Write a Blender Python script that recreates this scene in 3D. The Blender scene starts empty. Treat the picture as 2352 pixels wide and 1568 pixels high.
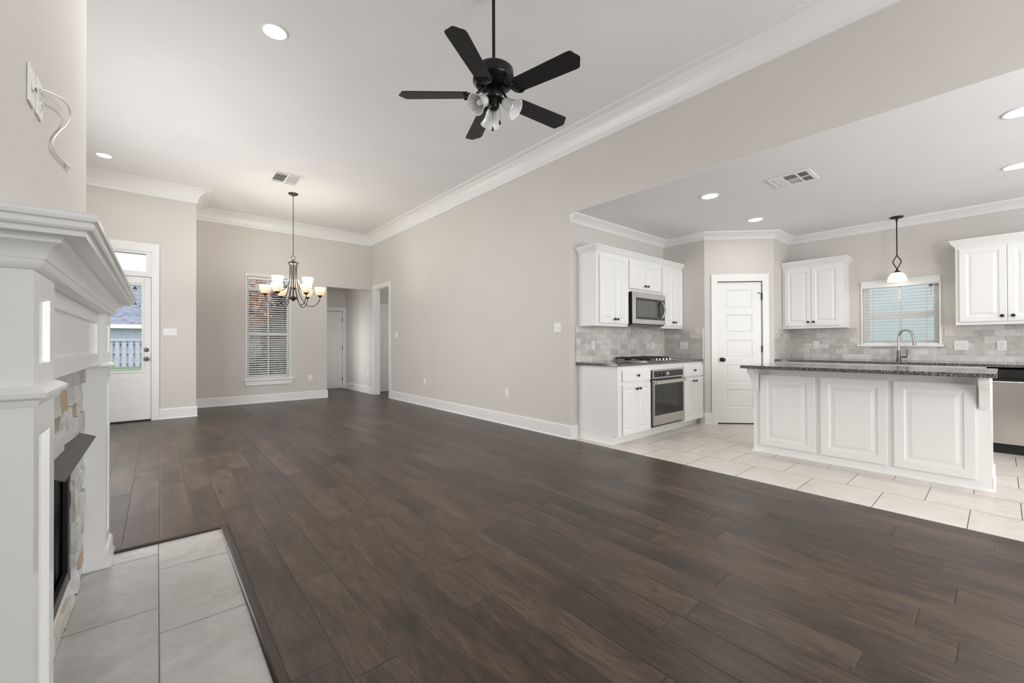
import bpy, bmesh, math, random
from mathutils import Vector, Matrix
PI = math.pi
R = math.radians
random.seed(7)
SC = bpy.context.scene
COL = SC.collection

# ------------------------------------------------------------------ camera, world, exposure
CAM_H = 1.14
yaw, pitch, roll, F_PX = R(40.354), R(0.3536), R(-0.2006), 957.493
Fv = Vector((math.sin(yaw) * math.cos(pitch), math.cos(yaw) * math.cos(pitch), math.sin(pitch)))
R0 = Vector((math.cos(yaw), -math.sin(yaw), 0))
U0 = R0.cross(Fv)
Rv = math.cos(roll) * R0 + math.sin(roll) * U0
Uv = -math.sin(roll) * R0 + math.cos(roll) * U0
cd = bpy.data.cameras.new('camera')
cam = bpy.data.objects.new('camera', cd)
COL.objects.link(cam)
m3 = Matrix((Rv, Uv, -Fv)).transposed()
cam.matrix_world = Matrix.Translation((0, 0, CAM_H)) @ m3.to_4x4()
cd.sensor_width = 36.0
cd.lens = F_PX / 2352 * 36.0
cd.clip_start = 0.02
SC.camera = cam

vs = SC.view_settings
vs.view_transform = 'Standard'
vs.look = 'None'
vs.gamma = 1.0
vs.use_curve_mapping = False
vs.exposure = 0.23
SC.cycles.use_denoising = True
SC.cycles.adaptive_threshold = 0.015
SC.cycles.max_bounces = 9
SC.cycles.diffuse_bounces = 5
SC.cycles.glossy_bounces = 4
SC.cycles.transmission_bounces = 6
SC.cycles.transparent_max_bounces = 12
SC.cycles.sample_clamp_indirect = 4.0
SC.cycles.caustics_reflective = False
SC.cycles.caustics_refractive = False

W = bpy.data.worlds.new('sky')
SC.world = W
W.use_nodes = True
wn = W.node_tree
wn.nodes['Background'].inputs['Color'].default_value = (0.88, 0.94, 1.0, 1)
wn.nodes['Background'].inputs['Strength'].default_value = 1.6

SUN = bpy.data.lights.new('sun', 'SUN')
SUN.energy = 2.5
SUN.angle = R(12)
sun = bpy.data.objects.new('sun', SUN)
COL.objects.link(sun)
sun.rotation_euler = Vector((0.0, 0.42, -0.91)).to_track_quat('-Z', 'Y').to_euler()


def area(name, loc, direction, sx, sy, power, color=(1, 1, 1), spread=180, disk=False):
    L = bpy.data.lights.new(name, 'AREA')
    L.shape = 'DISK' if disk else 'RECTANGLE'
    L.size = sx
    if not disk:
        L.size_y = sy
    L.energy = power
    L.color = color
    L.spread = R(spread)
    o = bpy.data.objects.new(name, L)
    COL.objects.link(o)
    o.location = loc
    o.rotation_euler = Vector(direction).to_track_quat('-Z', 'Y').to_euler()
    return o


DAY = (1.0, 1.0, 1.0)
XL_WIN = -1.41
# daylight through unseen left windows and hall sidelight; back-wall lamps are added soft fill
area('daylight_left_window', (XL_WIN, 4.75, 1.45), (1, 0, -0.05), 1.1, 1.9, 50, DAY)
area('daylight_left_window.001', (XL_WIN, 6.25, 1.45), (1, 0, -0.05), 1.1, 1.9, 50, DAY)
area('back_fill_light', (2.35, -2.36, 1.45), (0, 1, 0), 2.4, 1.9, 92, DAY)
area('back_fill_light.001', (5.1, -2.36, 1.45), (0, 1, 0), 2.4, 1.9, 32, DAY)
area('daylight_hall_sidelight', (2.56, 10.1, 1.1), (1, 0, -0.08), 0.45, 1.6, 6, DAY, 150)
area('side_room_daylight', (6.15, 8.3, 1.6), (-1, 0, 0), 1.2, 1.4, 14, DAY)


# ------------------------------------------------------------------ materials
class NT:
    def __init__(self, name):
        self.m = bpy.data.materials.new(name)
        self.m.use_nodes = True
        self.t = self.m.node_tree
        self.b = self.t.nodes['Principled BSDF']

    def n(self, typ, **kw):
        nd = self.t.nodes.new(typ)
        for k, v in kw.items():
            setattr(nd, k, v)
        return nd

    def l(self, a, b):
        self.t.links.new(a, b)

    def put(self, sock, v):
        if isinstance(v, bpy.types.NodeSocket):
            self.l(v, sock)
        elif v is not None:
            sock.default_value = v

    def math(self, op, a, b=None, c=None):
        nd = self.n('ShaderNodeMath', operation=op)
        self.put(nd.inputs[0], a)
        if b is not None:
            self.put(nd.inputs[1], b)
        if c is not None:
            self.put(nd.inputs[2], c)
        return nd.outputs[0]

    def pos(self):
        g = self.n('ShaderNodeNewGeometry')
        s = self.n('ShaderNodeSeparateXYZ')
        self.l(g.outputs['Position'], s.inputs[0])
        return g.outputs['Position'], s.outputs[0], s.outputs[1], s.outputs[2]

    def comb(self, x=0.0, y=0.0, z=0.0):
        c = self.n('ShaderNodeCombineXYZ')
        for s, v in zip(c.inputs, (x, y, z)):
            self.put(s, v)
        return c.outputs[0]

    def wnoise(self, vec):
        w = self.n('ShaderNodeTexWhiteNoise', noise_dimensions='3D')
        self.l(vec, w.inputs['Vector'])
        return w.outputs['Value'], w.outputs['Color']

    def noise(self, vec, scale=5.0, detail=3.0, rough=0.5, dist=0.0):
        w = self.n('ShaderNodeTexNoise')
        if vec is not None:
            self.l(vec, w.inputs['Vector'])
        w.inputs['Scale'].default_value = scale
        w.inputs['Detail'].default_value = detail
        w.inputs['Roughness'].default_value = rough
        w.inputs['Distortion'].default_value = dist
        return w.outputs[0]

    def mapr(self, v, a, b, c=0.0, d=1.0):
        m = self.n('ShaderNodeMapRange')
        m.clamp = True
        self.put(m.inputs[0], v)
        for i, x in zip((1, 2, 3, 4), (a, b, c, d)):
            m.inputs[i].default_value = x
        return m.outputs[0]

    def mix(self, f, a, b, blend='MIX'):
        m = self.n('ShaderNodeMix', data_type='RGBA', blend_type=blend)
        self.put(m.inputs[0], f)
        for i, v in ((6, a), (7, b)):
            if isinstance(v, tuple) and len(v) == 3:
                v = v + (1,)
            self.put(m.inputs[i], v)
        return m.outputs[2]

    def ramp(self, f, stops):
        r = self.n('ShaderNodeValToRGB')
        e = r.color_ramp.elements
        while len(e) < len(stops):
            e.new(0.5)
        for el, (p, c) in zip(e, stops):
            el.position = p
            el.color = tuple(c) + (1,)
        self.put(r.inputs[0], f)
        return r.outputs[0]

    def bump(self, h, strength=0.3, dist=0.01):
        b = self.n('ShaderNodeBump')
        b.inputs['Strength'].default_value = strength
        b.inputs['Distance'].default_value = dist
        self.l(h, b.inputs['Height'])
        self.l(b.outputs[0], self.b.inputs['Normal'])

    def set(self, **kw):
        names = dict(color='Base Color', rough='Roughness', metal='Metallic', spec='Specular IOR Level', coat='Coat Weight',
                     coatr='Coat Roughness', emit='Emission Color', estr='Emission Strength', ior='IOR', trans='Transmission Weight', alpha='Alpha',
                     aniso='Anisotropic')
        for k, v in kw.items():
            if isinstance(v, tuple) and len(v) == 3:
                v = v + (1,)
            self.put(self.b.inputs[names[k]], v)
        return self.m


def simple(name, color, rough=0.5, metal=0.0, bump=0.0, bscale=60, **kw):
    n = NT(name)
    if bump:
        p, _, _, _ = n.pos()
        n.bump(n.noise(p, bscale, 3), bump, 0.003)
    # a faint tone variation keeps flat paint from being perfectly uniform
    p2, _, _, _ = n.pos()
    f = n.noise(p2, 1.7, 2)
    c = n.mix(n.mapr(f, 0.3, 0.7, 0.0, 1.0), tuple(x * 0.985 for x in color), tuple(min(1, x * 1.015) for x in color))
    return n.set(color=c, rough=rough, metal=metal, **kw)


M = {}
M['wall'] = simple('greige_wall_paint', (0.665, 0.635, 0.60), 0.75, bump=0.05, bscale=220)
M['ceil'] = simple('ceiling_paint', (0.82, 0.815, 0.81), 0.85, bump=0.05, bscale=160)
M['trim'] = simple('white_trim_paint', (0.85, 0.845, 0.83), 0.32)
M['mantel'] = simple('white_mantel_gloss_paint', (0.80, 0.80, 0.785), 0.22, spec=0.6)
M['cab'] = simple('white_cabinet_lacquer', (0.81, 0.805, 0.785), 0.3)
M['door'] = simple('white_door_paint', (0.84, 0.835, 0.815), 0.35)
M['plate'] = simple('white_plastic', (0.86, 0.855, 0.83), 0.35)
M['slot'] = simple('dark_slot', (0.05, 0.05, 0.05), 0.6)
M['bronze'] = simple('oil_rubbed_bronze', (0.035, 0.03, 0.027), 0.32, 0.6)
M['fanblack'] = simple('fan_black_metal', (0.008, 0.008, 0.008), 0.28, 0.2)
M['blade'] = simple('fan_blade_black', (0.009, 0.009, 0.009), 0.5)
M['chandmetal'] = simple('brushed_bronze', (0.10, 0.085, 0.07), 0.35, 0.8)
M['steel'] = None
M['blackglass'] = simple('black_glass', (0.012, 0.012, 0.012), 0.06, spec=0.7)
M['black'] = simple('black_enamel', (0.012, 0.012, 0.012), 0.35)
M['iron'] = simple('cast_iron', (0.015, 0.015, 0.015), 0.55, bump=0.2, bscale=300)
M['hood'] = simple('grey_hood_metal', (0.034, 0.032, 0.031), 0.45, 0.2)
M['screen'] = simple('fire_screen', (0.02, 0.022, 0.025), 0.3, 0.6)
M['chrome'] = simple('polished_metal', (0.75, 0.75, 0.74), 0.15, 1.0)
M['nickel'] = simple('brushed_nickel', (0.42, 0.41, 0.395), 0.28, 1.0)
M['gun'] = simple('gunmetal', (0.16, 0.155, 0.15), 0.3, 0.9)
M['display'] = simple('grey_display', (0.35, 0.36, 0.36), 0.2)
M['dark'] = simple('dark_void', (0.01, 0.01, 0.01), 0.9)
M['ventdark'] = simple('vent_throat', (0.06, 0.058, 0.055), 0.9)
M['ventgrey'] = simple('vent_mesh_grey', (0.22, 0.215, 0.205), 0.8)
M['ventlight'] = simple('vent_mesh_light', (0.50, 0.49, 0.475), 0.8)
M['blind'] = simple('white_blind_slat', (0.82, 0.815, 0.80), 0.4)
M['cord'] = simple('blind_cord', (0.55, 0.53, 0.5), 0.8)
M['vinyl'] = simple('white_vinyl', (0.83, 0.82, 0.80), 0.35)
M['tassel'] = simple('dark_red_wood', (0.07, 0.03, 0.025), 0.5)
M['cable'] = simple('white_cable_sheath', (0.84, 0.83, 0.80), 0.4)


def emis(name, color, strength, base=(0.9, 0.9, 0.9)):
    n = NT(name)
    return n.set(color=base, rough=0.4, emit=color, estr=strength)


M['lens'] = emis('lit_lens', (1, 0.97, 0.93), 9.0)
M['bulb'] = emis('lit_bulb', (1, 0.96, 0.9), 3.0)


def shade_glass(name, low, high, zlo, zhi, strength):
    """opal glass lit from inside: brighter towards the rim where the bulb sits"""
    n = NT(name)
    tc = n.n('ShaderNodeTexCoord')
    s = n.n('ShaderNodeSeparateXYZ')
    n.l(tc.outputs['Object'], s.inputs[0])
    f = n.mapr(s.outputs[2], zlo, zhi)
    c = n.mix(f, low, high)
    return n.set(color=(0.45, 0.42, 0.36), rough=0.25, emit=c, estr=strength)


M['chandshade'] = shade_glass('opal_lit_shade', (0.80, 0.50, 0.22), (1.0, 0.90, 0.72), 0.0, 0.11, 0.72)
M['pendshade'] = emis('opal_pendant_shade', (1.0, 0.91, 0.78), 0.72, (0.45, 0.44, 0.41))


def frosted():
    n = NT('alabaster_fan_shade')
    tc = n.n('ShaderNodeTexCoord')
    f = n.noise(tc.outputs['Object'], 14, 4, 0.6, 1.5)
    c = n.mix(n.mapr(f, 0.35, 0.7), (0.68, 0.68, 0.67), (0.90, 0.90, 0.89))
    return n.set(color=c, rough=0.25)


M['fanshade'] = frosted()


def steel(name, axis):
    n = NT(name)
    p, x, y, z = n.pos()
    if axis == 'z':       # brushed horizontally
        v = n.comb(n.math('MULTIPLY', x, 2.0), n.math('MULTIPLY', y, 2.0), n.math('MULTIPLY', z, 500.0))
    else:
        v = n.comb(n.math('MULTIPLY', x, 2.0), n.math('MULTIPLY', y, 500.0), n.math('MULTIPLY', z, 2.0))
    f = n.noise(v, 1.0, 2)
    n.bump(f, 0.12, 0.001)
    return n.set(color=(0.64, 0.62, 0.595), rough=0.24, metal=1.0, aniso=0.5)


M['steel'] = steel('brushed_stainless', 'z')


def wood_floor():
    n = NT('dark_hand_scraped_planks')
    p, x, y, z = n.pos()
    PW, PL = 0.165, 1.05
    u = n.math('DIVIDE', n.math('SUBTRACT', x, 0.012), PW)
    row = n.math('FLOOR', u)
    fu = n.math('SUBTRACT', u, row)
    r1, _ = n.wnoise(n.comb(row, 3.7, 1.1))
    v = n.math('ADD', n.math('DIVIDE', y, PL), n.math('MULTIPLY', r1, 9.0))
    wv = n.math('SINE', n.math('ADD', n.math('MULTIPLY', v, 4.4), n.math('MULTIPLY', r1, 40.0)))
    v2 = n.math('ADD', v, n.math('MULTIPLY', wv, 0.16))
    pid = n.math('FLOOR', v2)
    fv = n.math('SUBTRACT', v2, pid)
    h, hc = n.wnoise(n.comb(row, pid, 5.3))
    du = n.math('MULTIPLY', n.math('MINIMUM', fu, n.math('SUBTRACT', 1.0, fu)), PW)
    dv = n.math('MULTIPLY', n.math('MINIMUM', fv, n.math('SUBTRACT', 1.0, fv)), PL)
    d = n.math('MINIMUM', du, dv)
    off = n.math('MULTIPLY', h, 37.0)
    gv = n.comb(n.math('MULTIPLY', x, 16.0), n.math('MULTIPLY', y, 2.6), off)
    grain = n.noise(gv, 1.0, 7, 0.66, 3.0)
    fv2 = n.comb(n.math('MULTIPLY', x, 150.0), n.math('MULTIPLY', y, 9.0), off)
    fine = n.noise(fv2, 1.0, 3, 0.6, 0.6)
    cv = n.comb(n.math('MULTIPLY', x, 7.0), n.math('MULTIPLY', y, 1.5), off)
    cloud = n.noise(cv, 1.0, 3, 0.5, 0.6)
    kv = n.comb(n.math('MULTIPLY', x, 4.5), n.math('MULTIPLY', y, 2.0), n.math('ADD', off, 9.0))
    knot = n.mapr(n.noise(kv, 1.0, 2, 0.5, 0.5), 0.62, 0.74)
    t = n.math('ADD', n.math('ADD', n.math('MULTIPLY', grain, 0.60), n.math('MULTIPLY', fine, 0.22)), n.math('MULTIPLY', cloud, 0.42))
    t = n.math('ADD', t, n.math('MULTIPLY', n.math('SUBTRACT', h, 0.5), 0.13))
    c = n.ramp(n.mapr(t, 0.36, 0.88), [(0.0, (0.017, 0.0110, 0.0080)), (0.45, (0.055, 0.0370, 0.0262)), (1.0, (0.140, 0.098, 0.071))])
    c = n.mix(n.math('MULTIPLY', knot, 0.55), c, (0.018, 0.012, 0.010))
    c = n.mix(n.mapr(d, 0.0008, 0.0024, 0.9, 0.0), c, (0.012, 0.009, 0.008))
    # pores, scraping and eased plank edges
    sv = n.comb(n.math('MULTIPLY', x, 6.0), n.math('MULTIPLY', y, 15.0), off)
    scrape = n.noise(sv, 1.0, 2, 0.4, 0.4)
    hgt = n.math('ADD', n.math('MULTIPLY', n.mapr(d, 0.0, 0.005), 0.5), n.math('MULTIPLY', scrape, 0.42))
    hgt = n.math('ADD', hgt, n.math('MULTIPLY', grain, 0.10))
    n.bump(hgt, 0.5, 0.004)
    rg = n.mapr(grain, 0.2, 0.8, 0.28, 0.42)
    return n.set(color=c, rough=rg, spec=0.38, coat=0.0, coatr=0.22)


M['wood'] = wood_floor()


def tile_mat(name, axes, w, l, u0, v0, shift, c_lo, c_hi, grout, gw=0.0016, rough=0.35, vein=True, edge=0.003, tone=0.0, pits=0.0, spec=0.5,
             vs_=(3.0, 9.0), bumps=0.4):
    """running-bond tiles; axes = (across rows, along rows), world metres"""
    n = NT(name)
    p, x, y, z = n.pos()
    A = {'x': x, 'y': y, 'z': z}
    a, b = A[axes[0]], A[axes[1]]
    u = n.math('DIVIDE', n.math('SUBTRACT', a, u0), w)
    row = n.math('FLOOR', u)
    fu = n.math('SUBTRACT', u, row)
    v = n.math('ADD', n.math('DIVIDE', n.math('SUBTRACT', b, v0), l), n.math('MULTIPLY', row, shift))
    pid = n.math('FLOOR', v)
    fv = n.math('SUBTRACT', v, pid)
    h, hc = n.wnoise(n.comb(row, pid, 2.9))
    du = n.math('MULTIPLY', n.math('MINIMUM', fu, n.math('SUBTRACT', 1.0, fu)), w)
    dv = n.math('MULTIPLY', n.math('MINIMUM', fv, n.math('SUBTRACT', 1.0, fv)), l)
    d = n.math('MINIMUM', du, dv)
    off = n.math('MULTIPLY', h, 31.0)
    vec = n.comb(n.math('MULTIPLY', a, vs_[1]), n.math('MULTIPLY', b, vs_[0]), off)
    f1 = n.noise(vec, 1.0, 6, 0.62, 1.2)
    fine = n.noise(vec, 9.0, 4, 0.6, 0.5)
    t = n.math('ADD', n.math('MULTIPLY', f1, 0.8), n.math('MULTIPLY', fine, 0.25))
    t = n.math('ADD', t, n.math('MULTIPLY', n.math('SUBTRACT', h, 0.5), tone))
    c = n.mix(n.mapr(t, 0.25, 0.8), c_lo, c_hi)
    if vein:
        vn = n.mapr(n.math('ABSOLUTE', n.math('SUBTRACT', n.noise(vec, 0.7, 7, 0.7, 1.6), 0.5)), 0.0, 0.035, 1.0, 0.0)
        patch = n.mapr(n.noise(vec, 0.35, 2), 0.45, 0.62)
        c = n.mix(n.math('MULTIPLY', n.math('MULTIPLY', vn, patch), 0.32), c, tuple(q * 0.55 for q in c_lo))
    if pits:
        pt = n.mapr(n.noise(n.comb(n.math('MULTIPLY', a, 60.0), n.math('MULTIPLY', b, 45.0), off), 1.0, 2), 0.70, 0.76)
        c = n.mix(n.math('MULTIPLY', pt, pits), c, tuple(q * 0.35 for q in c_lo))
    g = n.mapr(d, gw * 0.75, gw * 1.25, 1.0, 0.0)
    c = n.mix(g, c, grout)
    hgt = n.math('ADD', n.mapr(d, gw * 0.6, gw + edge), n.math('MULTIPLY', fine, 0.12))
    n.bump(hgt, bumps, 0.002)
    return n.set(color=c, rough=rough, spec=spec)


M['ktile'] = tile_mat('beige_marble_floor_tile', ('x', 'y'), 0.4475, 0.4485, 3.772, 0.15, 0.5, (0.58, 0.525, 0.475), (0.76, 0.705, 0.65), (0.12, 0.10, 0.085),
                      0.0026, 0.32, True, 0.002, 0.15, vs_=(2.4, 3.4))
M['htile'] = tile_mat('grey_stone_hearth_tile', ('x', 'y'), 0.305, 0.61, 0.005, 2.158, 0.355, (0.32, 0.305, 0.285), (0.55, 0.535, 0.515), (0.08, 0.075, 0.07),
                      0.002, 0.26, False, 0.003, 0.2, vs_=(3.2, 2.6), spec=0.7)
BS = dict(c_lo=(0.50, 0.475, 0.44), c_hi=(0.78, 0.755, 0.715), grout=(0.52, 0.50, 0.47), gw=0.0012, rough=0.45, vein=True, edge=0.004, tone=0.45, pits=0.8,
          vs_=(9.0, 12.0), bumps=0.5)
M['bs_x'] = tile_mat('tumbled_marble_subway_x', ('z', 'x'), 0.0735, 0.152, 0.915, 3.87, 0.5, **BS)
M['bs_y'] = tile_mat('tumbled_marble_subway_y', ('z', 'y'), 0.0735, 0.152, 0.915, 0.06, 0.5, **BS)


def granite():
    n = NT('speckled_granite')
    p, x, y, z = n.pos()
    a = n.noise(p, 120, 4, 0.7, 0.8)
    v = n.n('ShaderNodeTexVoronoi')
    n.l(p, v.inputs['Vector'])
    v.inputs['Scale'].default_value = 190
    t = n.math('ADD', n.math('MULTIPLY', a, 0.8), n.math('MULTIPLY', v.outputs['Distance'], 0.35))
    c = n.ramp(n.mapr(t, 0.38, 0.78), [(0.0, (0.010, 0.010, 0.010)), (0.42, (0.035, 0.034, 0.032)), (0.62, (0.13, 0.125, 0.117)), (0.9, (0.42, 0.40, 0.375))])
    return n.set(color=c, rough=0.08, spec=0.65)


M['granite'] = granite()


def ledger():
    n = NT('ledger_stone')
    g = n.n('ShaderNodeNewGeometry')
    r = g.outputs['Random Per Island']
    p = g.outputs['Position']
    c = n.ramp(r, [(0.0, (0.62, 0.64, 0.68)), (0.3, (0.72, 0.71, 0.69)), (0.55, (0.60, 0.58, 0.55)), (0.72, (0.55, 0.50, 0.43)), (0.8, (0.68, 0.70, 0.74)),
                       (0.92, (0.33, 0.27, 0.19)), (1.0, (0.60, 0.42, 0.2))])
    f = n.noise(p, 28, 5, 0.65, 0.6)
    c = n.mix(n.mapr(f, 0.3, 0.7, 0.0, 0.55), c, (0.40, 0.38, 0.36))
    n.bump(n.noise(p, 55, 5, 0.6), 0.7, 0.006)
    return n.set(color=c, rough=0.7)


M['ledger'] = ledger()
M['trimwood'] = simple('dark_glossy_trim_wood', (0.05, 0.033, 0.024), 0.25, bump=0.1, bscale=40, spec=0.35)


def glass():
    n = NT('window_glass')
    tr = n.n('ShaderNodeBsdfTransparent')
    gl = n.n('ShaderNodeBsdfGlossy')
    gl.inputs['Roughness'].default_value = 0.02
    fr = n.n('ShaderNodeFresnel')
    fr.inputs['IOR'].default_value = 1.18
    mx = n.n('ShaderNodeMixShader')
    n.l(fr.outputs[0], mx.inputs[0])
    n.l(tr.outputs[0], mx.inputs[1])
    n.l(gl.outputs[0], mx.inputs[2])
    n.l(mx.outputs[0], n.t.nodes['Material Output'].inputs['Surface'])
    return n.m


M['glass'] = glass()


def siding(name, c1, axis='z', pitch_=0.125):
    n = NT(name)
    p, x, y, z = n.pos()
    u = n.math('FRACT', n.math('DIVIDE', z, pitch_))
    f = n.noise(p, 3, 3)
    c = n.mix(n.mapr(f, 0.3, 0.7), tuple(q * 0.94 for q in c1), c1)
    n.bump(u, 0.8, 0.02)
    return n.set(color=c, rough=0.6)


M['siding_blue'] = siding('pale_blue_lap_siding', (0.78, 0.835, 0.855))
M['siding_white'] = siding('pale_lap_siding', (0.62, 0.66, 0.78))


def shingle():
    n = NT('blue_grey_shingles')
    p, x, y, z = n.pos()
    row = n.math('FLOOR', n.math('DIVIDE', z, 0.11))
    h, _ = n.wnoise(n.comb(n.math('FLOOR', n.math('ADD', n.math('DIVIDE', x, 0.25), n.math('MULTIPLY', row, 0.37))), row, 1.0))
    c = n.mix(h, (0.10, 0.115, 0.155), (0.19, 0.21, 0.265))
    return n.set(color=c, rough=0.9)


M['shingle'] = shingle()


def fencewood():
    n = NT('weathered_fence_wood')
    p, x, y, z = n.pos()
    f = n.noise(n.comb(n.math('MULTIPLY', x, 30.0), n.math('MULTIPLY', y, 30.0), n.math('MULTIPLY', z, 2.0)), 1.0, 4)
    return n.set(color=n.mix(n.mapr(f, 0.3, 0.7), (0.30, 0.32, 0.38), (0.52, 0.55, 0.63)), rough=0.85)


M['fence'] = fencewood()


def grass():
    n = NT('lawn_grass')
    p, x, y, z = n.pos()
    f = n.noise(p, 12, 5, 0.7)
    return n.set(color=n.mix(n.mapr(f, 0.3, 0.7), (0.05, 0.09, 0.045), (0.12, 0.18, 0.09)), rough=0.9)


M['grass'] = grass()


def brick():
    n = NT('brown_brick')
    p, x, y, z = n.pos()
    b = n.n('ShaderNodeTexBrick')
    n.l(n.comb(x, z, 0.0), b.inputs['Vector'])
    b.inputs['Scale'].default_value = 4.6
    b.inputs['Color1'].default_value = (0.10, 0.05, 0.032, 1)
    b.inputs['Color2'].default_value = (0.06, 0.04, 0.03, 1)
    b.inputs['Mortar'].default_value = (0.13, 0.115, 0.10, 1)
    return n.set(color=b.outputs[0], rough=0.9)


M['brick'] = brick()


def foliage(name, a, b_):
    n = NT(name)
    p, x, y, z = n.pos()
    f = n.noise(p, 9, 4, 0.7)
    return n.set(color=n.mix(n.mapr(f, 0.35, 0.65), a, b_), rough=0.8)


M['leaf'] = foliage('green_foliage', (0.012, 0.022, 0.012), (0.06, 0.085, 0.045))
M['leaf2'] = foliage('orange_foliage', (0.18, 0.065, 0.03), (0.36, 0.19, 0.11))
M['bark'] = simple('tree_bark', (0.09, 0.065, 0.05), 0.9, bump=0.5, bscale=30)


# ------------------------------------------------------------------ geometry helpers
def link(name, bm, mat, parent=None, loc=None, bev=0.0, smooth=False, seg=2):
    me = bpy.data.meshes.new(name)
    bmesh.ops.recalc_face_normals(bm, faces=bm.faces)
    bm.to_mesh(me)
    bm.free()
    if isinstance(mat, (list, tuple)):
        for q in mat:
            me.materials.append(q)
    else:
        me.materials.append(mat)
    o = bpy.data.objects.new(name, me)
    COL.objects.link(o)
    if parent is not None:
        o.parent = parent
    if loc is not None:
        o.location = loc
    if smooth:
        for q in me.polygons:
            q.use_smooth = True
    if bev:
        b = o.modifiers.new('bevel', 'BEVEL')
        b.width = bev
        b.segments = seg
        b.limit_method = 'ANGLE'
        b.angle_limit = R(40)
    if smooth:
        # keep hard corners crisp on smooth-shaded lathes
        es = o.modifiers.new('split', 'EDGE_SPLIT')
        es.split_angle = R(50 if smooth is True else smooth)
    return o


def thing(name, label, cat, loc=(0, 0, 0), rotz=0.0, group=None, kind=None):
    o = bpy.data.objects.new(name, None)
    COL.objects.link(o)
    o.empty_display_size = 0.1
    o.location = loc
    o.rotation_euler = (0, 0, rotz)
    if label:
        o['label'] = label
    if cat:
        o['category'] = cat
    if group:
        o['group'] = group
    if kind:
        o['kind'] = kind
    return o


def tag(o, label, cat, group=None, kind=None):
    if label:
        o['label'] = label
    if cat:
        o['category'] = cat
    if group:
        o['group'] = group
    if kind:
        o['kind'] = kind
    return o


def struct(name, bm, mat, **kw):
    o = link(name, bm, mat, **kw)
    o['kind'] = 'structure'
    return o


def dup(root, loc, rotz=None, label=None):
    r = root.copy()
    COL.objects.link(r)
    r.location = loc
    if rotz is not None:
        r.rotation_euler = (0, 0, rotz)
    if label:
        r['label'] = label
    for ch in list(root.children):
        c = ch.copy()
        COL.objects.link(c)
        c.parent = r
        for g in list(ch.children):
            d = g.copy()
            COL.objects.link(d)
            d.parent = c
    return r


def B():
    return bmesh.new()


def box(bm, x0, x1, y0, y1, z0, z1, mi=0):
    v = [bm.verts.new(p) for p in ((x0, y0, z0), (x1, y0, z0), (x1, y1, z0), (x0, y1, z0), (x0, y0, z1), (x1, y0, z1), (x1, y1, z1), (x0, y1, z1))]
    for q in ((0, 3, 2, 1), (4, 5, 6, 7), (0, 1, 5, 4), (1, 2, 6, 5), (2, 3, 7, 6), (3, 0, 4, 7)):
        f = bm.faces.new([v[i] for i in q])
        f.material_index = mi
    return bm


def prism(bm, pts, axis, a0, a1):
    """extrude a 2D polygon along an axis; pts are the other two coordinates in xyz order"""
    def mk(p, a):
        if axis == 'x':
            return (a, p[0], p[1])
        if axis == 'y':
            return (p[0], a, p[1])
        return (p[0], p[1], a)
    A = [bm.verts.new(mk(p, a0)) for p in pts]
    C = [bm.verts.new(mk(p, a1)) for p in pts]
    bm.faces.new(A)
    bm.faces.new(C[::-1])
    n = len(pts)
    for i in range(n):
        bm.faces.new((A[i], A[(i + 1) % n], C[(i + 1) % n], C[i]))
    return bm


def frame_at(d):
    d = Vector(d).normalized()
    up = Vector((0, 0, 1)) if abs(d.z) < 0.95 else Vector((1, 0, 0))
    a = d.cross(up).normalized()
    return d, a, a.cross(d).normalized()


def lathe(bm, prof, seg=28, origin=(0, 0, 0), axis=(0, 0, 1), cap=True):
    """prof: list of (r, h) along axis"""
    d, a, b = frame_at(axis)
    o = Vector(origin)
    rings = []
    for r, h in prof:
        if r < 1e-5:
            rings.append([bm.verts.new(o + d * h)])
        else:
            rings.append([bm.verts.new(o + d * h + (a * math.cos(2 * PI * i / seg) + b * math.sin(2 * PI * i / seg)) * r) for i in range(seg)])
    for p, q in zip(rings, rings[1:]):
        for i in range(seg):
            j = (i + 1) % seg
            if len(p) == 1 and len(q) == 1:
                continue
            if len(p) == 1:
                bm.faces.new((p[0], q[i], q[j]))
            elif len(q) == 1:
                bm.faces.new((p[i], p[j], q[0]))
            else:
                bm.faces.new((p[i], p[j], q[j], q[i]))
    if cap:
        for rg in (rings[0], rings[-1]):
            if len(rg) > 2:
                bm.faces.new(rg)
    return bm


def tube(bm, pts, r, seg=10, closed=False):
    """round tube through points; r number or list"""
    P = [Vector(p) for p in pts]
    n = len(P)
    rs = r if isinstance(r, (list, tuple)) else [r] * n
    rings = []
    prev = None
    for i in range(n):
        if closed:
            t = (P[(i + 1) % n] - P[i - 1]).normalized()
        else:
            t = (P[min(i + 1, n - 1)] - P[max(i - 1, 0)]).normalized()
        if prev is None:
            _, a, b = frame_at(t)
        else:
            a = prev - t * prev.dot(t)
            a = a.normalized() if a.length > 1e-6 else frame_at(t)[1]
            b = t.cross(a)
        prev = a
        b = t.cross(a).normalized()
        rings.append([bm.verts.new(P[i] + (a * math.cos(2 * PI * k / seg) + b * math.sin(2 * PI * k / seg)) * rs[i]) for k in range(seg)])
    pairs = list(zip(rings, rings[1:]))
    if closed:
        pairs.append((rings[-1], rings[0]))
    for p, q in pairs:
        for i in range(seg):
            j = (i + 1) % seg
            bm.faces.new((p[i], p[j], q[j], q[i]))
    if not closed:
        bm.faces.new(rings[0])
        bm.faces.new(rings[-1])
    return bm


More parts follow.
